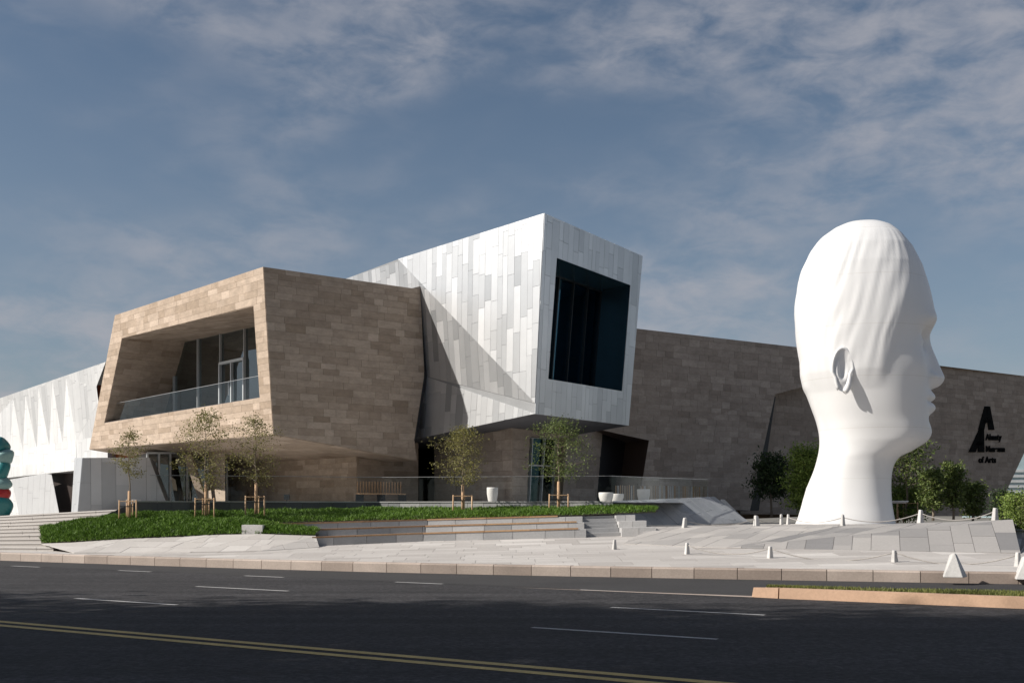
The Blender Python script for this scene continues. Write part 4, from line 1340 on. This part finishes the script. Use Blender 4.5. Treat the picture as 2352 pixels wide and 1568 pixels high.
# right and left ends of the facade
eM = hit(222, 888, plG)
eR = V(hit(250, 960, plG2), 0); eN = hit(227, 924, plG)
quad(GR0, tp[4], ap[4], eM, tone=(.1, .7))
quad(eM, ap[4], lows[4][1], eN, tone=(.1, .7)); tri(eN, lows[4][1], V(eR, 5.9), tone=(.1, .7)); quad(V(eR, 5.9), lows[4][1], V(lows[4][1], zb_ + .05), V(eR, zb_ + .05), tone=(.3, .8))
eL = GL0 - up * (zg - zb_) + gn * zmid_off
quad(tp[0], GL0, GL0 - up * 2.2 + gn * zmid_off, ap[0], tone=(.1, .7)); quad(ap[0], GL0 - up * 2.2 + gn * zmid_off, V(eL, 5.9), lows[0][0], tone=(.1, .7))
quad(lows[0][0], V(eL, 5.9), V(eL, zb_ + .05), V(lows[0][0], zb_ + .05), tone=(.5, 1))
bkv = Vector((-2, 14, 0))
body.face([GR0, GL0, GL0 - gn * 12, GR0 + bkv]); body.face([GR0, GR0 + bkv, V(GR0 + bkv, 1), V(eR, 1)])
# fascia band over the entrance
fa, fb = at(176, 1051, 62.2), at(-40, 1051, 82)
fa.z = fb.z = 4.66; fo = gn * .5
q4 = [fa, fb, V(fb, 3.95), V(fa, 3.95)]
body.face(q4); body.face([q4[2], q4[3], q4[3] - gn * 3, q4[2] - gn * 3]); body.face([q4[0], q4[1], q4[1] - gn * 2, q4[0] - gn * 2])
cl.face([q4], tone=(.7, 1), **AG)
# lower walls
def px4(pts): return [at(*p) for p in pts]
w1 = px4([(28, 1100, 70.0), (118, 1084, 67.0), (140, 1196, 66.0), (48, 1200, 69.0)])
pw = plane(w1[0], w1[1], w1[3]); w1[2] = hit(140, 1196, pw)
body.face(w1); cl.face([w1], tone=(-.5, .1), **AG)  # shaded wall in dull tones, sunlit one in bright: light put into colour
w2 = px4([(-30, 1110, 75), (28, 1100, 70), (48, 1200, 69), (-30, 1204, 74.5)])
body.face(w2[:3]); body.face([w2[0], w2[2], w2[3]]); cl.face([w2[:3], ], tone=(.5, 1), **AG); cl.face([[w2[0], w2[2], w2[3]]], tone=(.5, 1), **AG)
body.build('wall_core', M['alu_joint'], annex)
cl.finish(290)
m = MB(); a = px4([(108, 1070, 69), (196, 1070, 65.5), (196, 1200, 65.5), (108, 1200, 69)]); m.face(a); m.build('doorway', M['doorway_shade'], annex)  # flat sheet painting the shade of the door recess
# entrance block in front of it
blk = thing('entrance_block', at(260, 1182, 52), 'low grey aluminium entrance block with slanted ends beside the annex doorway', 'building')
b4 = [at(190, 1051, 50.0), at(342, 1050, 52.0), at(388, 1172, 51.6), at(178, 1190, 49.8)]
pb = plane(b4[0], b4[1], b4[3]); b4[2] = hit(388, 1172, pb)
f4 = [at(172, 1051, 52.0), b4[0], b4[3], at(164, 1190, 51.8)]
body = MB(); body.face(b4); body.face(f4[:3]); body.face([f4[0], f4[2], f4[3]])
bk = Vector((-1.5, 6, 0))
body.face([b4[0], b4[1], b4[1] + bk, f4[0] + bk, f4[0]]); body.face([b4[1], b4[2], b4[2] + bk, b4[1] + bk])
body.build('wall_core', M['alu_joint'], blk)
cl = Clad(blk, 'metal_panel', M['alu'], 83)
cl.face([b4], tone=(-.1, .45), **AG); cl.face([f4[:3]], tone=(.8, 1), **AG); cl.face([[f4[0], f4[2], f4[3]]], tone=(.8, 1), **AG)  # shade put into dull front tones, sun into bright end tones
cl.finish(290)
# rust red wall glimpsed between the annex and the limestone wing
m = MB()
for c4 in ([at(216, 884, 63.4), at(258, 884, 63.0), at(258, 1000, 63.0), at(216, 1000, 63.4)], [at(216, 1000, 63.4), at(258, 1000, 63.0), at(312, 1056, 62.4), at(216, 1056, 63.4)]):
    bq = Vector((0, .3, 0))
    m.hexa([c4[3], c4[2], c4[2] + bq, c4[3] + bq], [c4[0], c4[1], c4[1] + bq, c4[0] + bq])
m.hexa([at(235, 1056, 63.0), at(312, 1056, 62.4), at(312, 1056, 63.0), at(235, 1056, 63.4)], [at(235, 1032, 63.0), at(312, 1032, 62.4), at(312, 1032, 63.0), at(235, 1032, 63.4)])
tag(m.build('rust_red_wall', M['corten'], None, at_=c4[3]), 'rust red wall glimpsed between the annex and the limestone wing', 'wall')
# ground floor window under the limestone box
gw = [at(338, 1040, 55.5), at(520, 1040, 57.5), at(520, 1160, 57.5), at(338, 1160, 55.5)]
ngw = plane(gw[0], gw[1], gw[3])[0]
if ngw.dot(-gw[0]) < 0: ngw = -ngw
glazed(wing, gw, 4, bars=0.09, n=ngw, depth=2.5, uneven=[0, .14, .28, .49, .75, 1])
m = MB(); a, b = at(432, 1045, 54.8), at(472, 1165, 54.4)
m.bar(a, b, .35, .3); m.build('slanted_post', M['limestone'], wing)

# ------------------------------------------------------------------ trees
def leaves(mm_pts, rg, size, name, mat, parent, tones=None):
    pts = np.asarray(mm_pts); n = len(pts)
    a = rg.normal(size=(n, 3)); a /= np.linalg.norm(a, axis=1)[:, None]
    b = rg.normal(size=(n, 3)); b -= a * (a * b).sum(1)[:, None]; b /= np.linalg.norm(b, axis=1)[:, None]
    s = rg.uniform(*size, n)[:, None]
    v = np.stack([pts - a * s, pts + b * s * .42 - a * s * .1, pts + a * s, pts - b * s * .42 - a * s * .1], 1).reshape(-1, 3)
    v = v - np.array(WL[parent])
    me = bpy.data.meshes.new(name)
    me.vertices.add(4 * n); me.vertices.foreach_set('co', v.astype(np.float32).ravel())
    me.loops.add(4 * n); me.loops.foreach_set('vertex_index', np.arange(4 * n, dtype=np.int32))
    me.polygons.add(n); me.polygons.foreach_set('loop_start', np.arange(0, 4 * n, 4, dtype=np.int32))
    t = me.attributes.new('tone', 'FLOAT', 'FACE'); t.data.foreach_set('value', (rg.random(n) if tones is None else tones).astype(np.float32))
    me.materials.append(mat); me.update(calc_edges=True)
    return link(bpy.data.objects.new(name, me), parent, WL[parent])
def tree(base, h, crown0, rad, label, seed, nleaf, mat='leaf_olive', lsize=(0.03, 0.055), trunk=0.035, nb=26, shape=None, group=None, wrap=0.0, name='young_tree', spread=0.16, cat='tree'):
    rg = np.random.default_rng(seed); rr = random.Random(seed)
    base = Vector(base); root = thing(name, base, label, cat, group)
    sway = [Vector((rr.uniform(-1, 1), rr.uniform(-1, 1), 0)) * 0.012 * h for _ in range(6)]
    tp_ = [base + up * (h * 0.97 * i / 7) + (sway[i % 6] if i else Vector((0, 0, 0))) for i in range(8)]
    m = MB(); m.tube(tp_, [trunk * (1 - 0.86 * i / 7) for i in range(8)], 8); m.build('trunk', M['bark'], root)
    if wrap:
        m = MB(); m.tube([base, base + up * wrap], [trunk * 1.75, trunk * 1.5], 10); m.build('trunk_wrap', M['burlap'], root)
    m = MB(); pts = []
    shape = shape or (lambda f: math.sin(math.pi * min(1, f * 0.86 + 0.14)) ** 0.75)
    for i in range(nb):
        f = (i + 0.5) / nb
        z = crown0 + (h * 0.95 - crown0) * f
        p0 = base + up * z + sway[int(z / h * 7) % 6] * 0.8
        ang = i * 2.399 + rr.uniform(-.4, .4)
        L = rad * shape(f) * rr.uniform(0.65, 1.12)
        rise = rr.uniform(0.15, 0.55) * (0.6 + f)
        d = Vector((math.cos(ang), math.sin(ang), rise))
        p1 = p0 + d * L * .5; p2 = p0 + Vector((d.x, d.y, rise * .8)) * L
        m.tube([p0, p1, p2], [trunk * .34 * (1 - .5 * f), trunk * .2 * (1 - .5 * f), trunk * .06], 5, cap=False)
        tw_ = []
        for j in range(6):
            u_ = 0.3 + 0.7 * (j + rr.random()) / 6
            q0 = p0.lerp(p2, u_)
            q1 = q0 + Vector((rr.uniform(-1, 1), rr.uniform(-1, 1), rr.uniform(-.5, .8))) * L * .32
            m.tube([q0, q1], [trunk * .07, trunk * .03], 3, cap=False)
            tw_.append((q0, q1))
        per = max(1, nleaf // nb // 6)
        for q0, q1 in tw_:
            for _ in range(per):
                q = q0.lerp(q1, rr.random() * 1.2)
                pts.append(tuple(q + Vector((rr.gauss(0, 1), rr.gauss(0, 1), rr.gauss(0, .8))) * spread * rad))
    m.build('branches', M['bark'], root)
    leaves(pts, rg, lsize, 'crown', M[mat], root)
    return root
def stakes(base, h, w, label, seed, group='timber tree stakes', n=3):
    rr = random.Random(seed); base = Vector(base)
    root = thing('tree_stakes', base, label, 'tree stakes', group)
    ps = [Vector((-w / 2, -w * .25, 0)), Vector((w / 2, -w * .25, 0)), Vector((w * .05, w * .45, 0)), Vector((-w * .25, w * .3, 0))][:n]
    for p in ps:
        m = MB(); m.tube([base + p - up * .1, base + p * 0.97 + up * h], [.028, .026], 8, rr.random()); m.build('post', M['stake'], root)
    for i in range(n):
        a, b = ps[i] * .97, ps[(i + 1) % n] * .97
        m = MB(); m.bar(base + a + up * (h - .04), base + b + up * (h - .04), .05, .025, rr.random()); m.build('rail', M['stake'], root)
    m = MB(); m.bar(base + ps[0] * .9 + up * h * .72, base + ps[1] * .9 + up * h * .72, .025, .03); m.build('strap', M['dark_frame'], root)
    return root
young = [
    (297, 1200, 985, 38.6, 80, 1100, 'young tree with a narrow tuft of leaves before the grey entrance block', 'timber stakes round the young tree before the entrance block', 900),
    (473, 1195, 938, 38.9, 128, 1125, 'tallest young tree with a broad airy crown below the balcony window', 'timber stakes round the tallest young tree below the balcony', 1900),
    (588, 1190, 950, 39.7, 112, 1122, 'young tree with a spiky top beside the corner of the limestone box', 'timber stakes round the young tree by the limestone corner', 1500),
    (1063, 1182, 978, 40.6, 108, 1120, 'pale sparse young tree under the aluminium wing near the dark doorway', 'timber stakes round the sparse young tree under the aluminium wing', 2000),
    (1283, 1180, 960, 40.4, 124, 1110, 'greener young tree standing before the glass museum entrance', 'timber stakes round the greener young tree before the entrance', 2200)]
for i, (x, yb, yt, D, wpx, yc, lab, slab, nl) in enumerate(young):
    b = at(x, yb, D); h = (yb - yt) / FOC * D; c0 = (yb - yc) / FOC * D + 0.12
    tree(b, h, c0, wpx / 2 / FOC * D * 1.22, lab, 100 + i, int(nl * 1.7), 'leaf_green' if i == 4 else 'leaf_olive', wrap=h * .34, spread=0.13, lsize=(0.026, 0.05), nb=24 if i else 14)
    stakes(b, (52 if i < 3 else 46) / FOC * D, (44 if i else 40) / FOC * D, slab, 200 + i, group=None, n=4 if i < 2 else 3)
# trees by the brown wall
def full(x, yb, yt, D, wpx, lab, seed, nl, mat, c=0.12, nm='small_tree', ls=(0.05, 0.10), grp=None, sp=0.2, nb=40):
    b = at(x, yb, D); h = (yb - yt) / FOC * D
    return tree(b, h, h * c, wpx / 2 / FOC * D, lab, seed, nl, mat, lsize=ls, trunk=0.06, nb=nb, name=nm, spread=sp, shape=lambda f: (1 - abs(f - .42) ** 1.8 * 1.6) ** .6 if abs(f - .42) ** 1.8 * 1.6 < 1 else .2, group=grp)
full(1772, 1188, 1052, 50, 88, 'dark narrow tree in the shade before the slit of the brown wall', 301, 5200, 'leaf_dark', .35)
full(1852, 1172, 1038, 48, 92, 'dense rounded green bush left of the white head', 302, 11000, 'leaf_bright', .03, 'rounded_bush', (.05, .09), sp=.24, nb=60)
full(2082, 1192, 1010, 50, 120, 'thin staked tree right of the neck of the white head', 303, 2600, 'leaf_green', .38)
stakes(at(2080, 1196, 50), .85, .95, 'timber stakes right of the neck of the white head', 210, group=None, n=4)
full(2143, 1195, 1082, 47, 62, 'small dark leafed tree between the staked tree and the black lettering', 304, 2600, 'leaf_green', .25)
full(2190, 1195, 1066, 47.5, 62, 'taller leafy sapling with pointed top below the black lettering', 305, 3000, 'leaf_green', .25)
full(2235, 1198, 1112, 48, 60, 'low thin sapling at the right of the trees below the lettering', 306, 2200, 'leaf_green', .15)
full(2078, 1196, 1130, 51, 110, 'low bush behind the stakes right of the white neck', 307, 4000, 'leaf_bright', .05, 'low_bush')
full(2302, 1205, 1128, 40, 50, 'small dark conical shrub at the end of the brown wall', 308, 3200, 'leaf_dark', .05, 'conical_shrub', (.03, .06))
full(2345, 1215, 1140, 37, 90, 'bright green shrub past the right end of the mound', 309, 5200, 'leaf_bright', .03, 'green_shrub', (.03, .06))
full(2385, 1215, 1135, 36, 90, 'bushy shrub beyond the bright shrub past the mound', 310, 4000, 'leaf_green', .03, 'bushy_shrub', (.03, .06))
# tall street trees across the road from the plaza; left ones shade the carriageway, right ones added out of view to cut sky light
for i, (c, t, h, rad) in enumerate([(-2.6, -33, 13.5, 4.6), (-2.8, -26, 18.0, 5.0), (-2.6, -20.5, 20.0, 5.0), (-2.8, -14.5, 21.0, 4.6), (-2.6, -9.0, 15.0, 4.0), (-3.4, -39, 11, 4), (-3.0, 4, 16, 5), (-3.0, 11, 17, 5), (-3.0, 18, 17, 5), (-3.0, 25, 16, 5), (-3.0, 32, 17, 5)]):
    p = rp(c, t, 0.13)
    tree(p, h, h * .22, rad, 'tall leafy street tree on the pavement across the road from the plaza', 400 + i, 15000, 'leaf_dark', lsize=(.16, .30), trunk=.22, nb=60, name='street_tree', spread=.17, group='street trees across the road')

# ------------------------------------------------------------------ bollards, ropes, boulders
def prism_stone(name, base, w, d, h, tw_, td, label, group=None, yaw_=0.0, mat='white_stone', seed=0, cat='bollard'):
    rr = random.Random(seed); base = Vector(base)
    root = thing(name, base, label, cat, group)
    cs, sn = math.cos(yaw_), math.sin(yaw_)
    def q(x, y, z): return base + Vector((x * cs - y * sn, x * sn + y * cs, z))
    m = MB(); sk = rr.uniform(-.12, .12) * w
    lo = [q(-w / 2, -d / 2, -.06), q(w / 2, -d / 2, -.06), q(w / 2, d / 2, -.06), q(-w / 2, d / 2, -.06)]
    hi = [q(-tw_ / 2 + sk, -td / 2, h * rr.uniform(.93, 1)), q(tw_ / 2 + sk, -td / 2, h * rr.uniform(.93, 1)), q(tw_ / 2 + sk, td / 2, h), q(-tw_ / 2 + sk, td / 2, h)]
    m.hexa(lo, hi, rr.random())
    return root, m, hi
mats_white = M['white_stone']
def on_plaza(x, yb):
    lo, hi = 24.0, 60.0
    for _ in range(50):
        D = (lo + hi) / 2; p = at(x, yb, D)
        if p.z > plaza_z(p.x, p.y): lo = D
        else: hi = D
    return lo
def bollard(x, yb, yt, D, wpx, lab, seed, z=None, yaw_=0.5):
    b = at(x, yb, D)
    h = (yb - yt) / FOC * D; w = wpx * .72 / FOC * D
    if z is not None: b.z = z
    root, m, hi = prism_stone('stone_bollard', b, w, w * .8, h, w * .55, w * .5, lab, None, yaw_, seed=seed)
    o = m.build('stone', mats_white, root)
    md = o.modifiers.new('bevel', 'BEVEL'); md.width = .02; md.segments = 2
    return b, h
lowb = [(1411, 1261, 1238, 15, 'short white bollard on the open plaza before the seating steps'),
        (1578, 1272, 1245, 17, 'short white bollard at the crease of the left mound facet'),
        (1769, 1281, 1253, 19, 'short white bollard below the white head at the foot of the mound'),
        (2055, 1290, 1262, 21, 'slim white bollard at the foot of the mound near the big wedge stone'),
        (2338, 1300, 1267, 22, 'white bollard at the right foot of the mound')]
lp = []
for i, (x, yb, yt, w, lab) in enumerate(lowb):
    D = on_plaza(x, yb)
    b, h = bollard(x, yb, yt, D, w, lab, 500 + i)
    lp.append(b + up * h * .8)
topb = [(1572, 1212, 1188, 36.2, 17, 'white bollard at the left edge of the mound top'),
        (1738, 1209, 1183, 37.2, 20, 'stout white bollard on the mound top before the dark tree'),
        (1795, 1206, 1180, 41.5, 12, 'thin white bollard of a close pair beside the white shoulder'),
        (1810, 1206, 1180, 42.0, 12, 'thin white bollard of the close pair nearest the rounded bush'),
        (1936, 1207, 1180, 34.6, 15, 'white bollard standing in front of the neck of the head'),
        (2114, 1198, 1170, 33.6, 19, 'white bollard right of the neck before the stakes'),
        (2285, 1196, 1165, 32.4, 21, 'white bollard near the right end of the mound top')]
tpz = []
for i, (x, yb, yt, D, w, lab) in enumerate(topb):
    b, h = bollard(x, yb, yt, D, w, lab, 520 + i)
    tpz.append(b + up * h * .72)
def rope(a, b, sag, lab):
    pts = [a.lerp(b, k / 16) - up * sag * 4 * (k / 16) * (1 - k / 16) for k in range(17)]
    m = MB(); m.tube(pts, [.014] * 17, 6)
    tag(m.build('rope', M['rope'], None, at_=a), lab, 'rope')
rope(tpz[0], tpz[1], .20, 'rope slung between the left bollard and the stout bollard on the mound')
rope(tpz[1], tpz[2], .16, 'rope slung from the stout bollard towards the close pair')
rope(tpz[3], tpz[4], .18, 'rope slung before the white shoulder of the head')
rope(tpz[4], tpz[5], .20, 'rope slung across the front of the neck')
rope(tpz[5], tpz[6], .24, 'rope slung before the saplings at the right of the mound')
rope(lp[1], lp[2], .20, 'rope slung low across the left facet of the mound')
rope(lp[2], lp[3], .26, 'rope slung low across the front facet of the mound')
rope(lp[3], lp[4], .26, 'rope slung low behind the big wedge stone')
# large wedge stones at the kerb
def wedge(x, yb, yt, wpx, lab, seed):
    D = on_plaza(x, yb)
    p = at(x, yb, D); h = (yb - yt) / FOC * D; w = wpx / FOC * D
    root = thing('wedge_stone', p, lab, 'stone')
    m = MB()
    lo = [p + Vector((-w / 2, 0.0, -.04)), p + Vector((w * .12, -.12, -.04)), p + Vector((w / 2, .22, -.04)), p + Vector((-w * .2, .5, -.04))]
    hi = [p + Vector((-w * .10, .14, h * .96)), p + Vector((-w * .02, .11, h)), p + Vector((w * .12, .2, h * .9)), p + Vector((-w * .06, .34, h * .9))]
    m.hexa(lo, hi, .8); o = m.build('stone', M['white_stone'], root)
    md = o.modifiers.new('bevel', 'BEVEL'); md.width = .015; md.segments = 2
wedge(2199, 1321, 1269, 66, 'large white wedge stone on the plaza edge beside the kerb', 1)
wedge(2366, 1326, 1275, 66, 'second large white wedge stone at the right end of the plaza edge', 2)
# low slanting stones lying along the plaza edge
for i, (x, yb, w, lab) in enumerate([(178, 1263, 66, 'long flat tilted stone at the foot of the pale bank'), (245, 1267, 36, 'thin flat stone between the long tilted stone and the next'),
                              (428, 1271, 34, 'flat stone block on the plaza edge below the pale bank'), (640, 1278, 26, 'small flat stone block on the plaza edge before the crease'),
                              (801, 1278, 36, 'flat stone block on the plaza before the shaded steps'), (955, 1283, 22, 'smallest flat stone block near the kerb before the lit steps')]):
    D = on_plaza(x, yb)
    root = thing('flat_stone', p, lab, 'stone')
    m = MB(); h = .12 if i < 2 else .15
    lo = [p + Vector((-w / 2, -.02, -.03)), p + Vector((w / 2, -.08, -.03)), p + Vector((w / 2, .25, -.03)), p + Vector((-w / 2, .2, -.03))]
    hi = [p + Vector((-w / 2, .0, .015)), p + Vector((w * .46, -.02, h)), p + Vector((w * .46, .22, h)), p + Vector((-w / 2, .18, .015))]
    m.hexa(lo, hi, .3); m.build('stone', M['grey_granite'], root)

# ------------------------------------------------------------------ terrace things: pots, bench, slats
def pot(x, yt, D, wpx, hgt, lab, bowl=False):
    p = at(x, yt, D); p.z = TZ; r = wpx / 2 / FOC * D
    m = MB()
    pr_ = [(r * .62, 0), (r * .8, hgt * .2), (r * .98, hgt * .6), (r, hgt * .92), (r * .97, hgt), (r * .86, hgt), (r * .84, hgt * .85), (0.02, hgt * .83)]
    m.lathe(p, pr_, 28); root = thing('plant_pot', p, lab, 'pot'); m.build('pot', M['pot'], root)
pot(1131, 1128, 43.6, 26, .62, 'tall white tapered pot behind the terrace railing')
pot(1392, 1128, 43.5, 34, .42, 'low white bowl pot by the dark recess')
pot(1416, 1130, 45.5, 34, .40, 'low white bowl pot behind the other bowl')
pot(1478, 1120, 46.0, 30, .60, 'white pot before the slatted timber screen')
pot(2066, 1186, 44.5, 40, .1, 'white bowl at the foot of the stakes')
bn = thing('timber_bench', at(872, 1150, 47.5), 'long timber bench with slatted back on the terrace', 'bench')
b0_, b1_ = V(at(822, 1145, 46.6), TZ), V(at(928, 1145, 47.6), TZ)
dq = (b1_ - b0_).normalized(); qn = Vector((-dq.y, dq.x, 0))
m = MB(); m.bar(b0_ + up * .42, b1_ + up * .42, .45, .06, .9); m.build('seat', M['wood'], bn)
for f in (.04, .5, .96):
    m = MB(); p = b0_.lerp(b1_, f); m.bar(p, p + up * .4, .35, .06); m.build('leg', M['dark_frame'], bn)
for k in range(16):
    p = b0_.lerp(b1_, (k + .5) / 16) + qn * .22
    m = MB(); m.bar(p + up * .45, p + up * .95, .05, .02); m.build('slat', M['wood'], bn)
sc_ = thing('slatted_screen', V(at(1520, 1145, 52), TZ), 'low weathered slatted timber screen at the foot of the brown wall', 'screen')
s0, s1_ = V(at(1412, 1140, 50.5), 0), V(at(1628, 1140, 53.5), 0)
sr = random.Random(9)
for k in range(44):
    p = s0.lerp(s1_, (k + .5) / 44)
    if sr.random() < .12: continue
    m = MB(); w_ = sr.uniform(.04, .075); m.bar(V(p, TZ - .5), V(p, TZ + .88 + sr.uniform(-.02, .02)), w_, .03, sr.random()); m.build('slat', M['wood'] if sr.random() < .35 else M['white_stone'] if sr.random() < .3 else M['limestone'], sc_)
m = MB(); m.bar(V(s0, TZ + .2), V(s1_, TZ + .2), .04, .05); m.build('rail', M['dark_frame'], sc_)

# ------------------------------------------------------------------ coloured sculpture at the left edge, far tower
p = at(-4, 1192, 45.0); p.z = land_z(p.x)
lob = thing('stacked_sculpture', p, 'tall stacked sculpture of teal and red rounded lobes beside the stairs', 'sculpture')
zc_ = p.z
for k, (ry, cxo, ry2, mt) in enumerate([(1165, 4, 28, 'teal'), (1138, 2, 22, 'red'), (1107, 0, 20, 'teal_pale'), (1077, 8, 24, 'teal'), (1050, 16, 17, 'teal_pale'), (1024, 5, 20, 'teal')]):
    c_ = at(cxo - 6, ry, 45.0); a_ = 22 / FOC * 45; b_ = ry2 / FOC * 45
    m = MB(); lv = []; lf = []; tl_ = (k * 1.7) % 1.0 - .5
    for i_ in range(13):
        th = math.pi * i_ / 12
        for k_ in range(20):
            ph = 2 * math.pi * k_ / 20
            r_ = 1 + .22 * math.sin(2 * ph + k) * math.sin(th) + .12 * math.sin(3 * th + k * 2)
            v_ = Vector((a_ * (1.25 - .25 * (k % 2)) * math.sin(th) * math.cos(ph) * r_, a_ * math.sin(th) * math.sin(ph) * r_, -b_ * math.cos(th) * 1.08))
            lv.append(c_ + Vector((v_.x * math.cos(tl_) - v_.z * math.sin(tl_), v_.y, v_.x * math.sin(tl_) + v_.z * math.cos(tl_))))
    for i_ in range(12):
        for k_ in range(20):
            lf.append((i_ * 20 + k_, i_ * 20 + (k_ + 1) % 20, (i_ + 1) * 20 + (k_ + 1) % 20, (i_ + 1) * 20 + k_))
    m.raw(lv, lf, .5, True); m.build('lobe', M[mt], lob)
tb = Vector((145, 300, 0))
tow = thing('glass_tower', tb, 'distant pale glass tower with white floor bands beyond the brown wall', 'tower')
m = MB()
ta = [Vector(((2296 - CX) / FOC * 300, 300, 0)), Vector(((2420 - CX) / FOC * 300, 300, 0)), Vector(((2420 - CX) / FOC * 300, 325, 0)), Vector(((2296 - CX) / FOC * 300, 325, 0))]
zt1, zt2 = EYE + (HY - 1078) / FOC * 300, EYE + (HY - 980) / FOC * 300
tx = (2346 - CX) / FOC * 300; tl = (2312 - CX) / FOC * 300
m.hexa(ta, [V((tl, 300), zt1), V(ta[1], zt1), V(ta[2], zt1), V((tl, 325), zt1)])
m.raw([V((tl, 300), zt1), V(ta[1], zt1), V(ta[2], zt1), V((tl, 325), zt1), V((tx, 306), zt2), V((tx + 6, 306), zt2 + 4), V((tx + 6, 316), zt2 + 4), V((tx, 316), zt2)],
      [(0, 1, 5, 4), (1, 2, 6, 5), (2, 3, 7, 6), (3, 0, 4, 7), (4, 5, 6, 7)])
m.build('glass_body', M['tower_glass'], tow)
for k in range(7):
    z = 4 + k * (zt1 - 4) / 6.5
    f = z / zt1
    xl = lerp(ta[0].x, tl, f)
    m = MB(); m.box(xl - .3, ta[1].x + .3, 299.6, 325.3, z, z + .7); m.build('floor_band', M['tower_band'], tow)
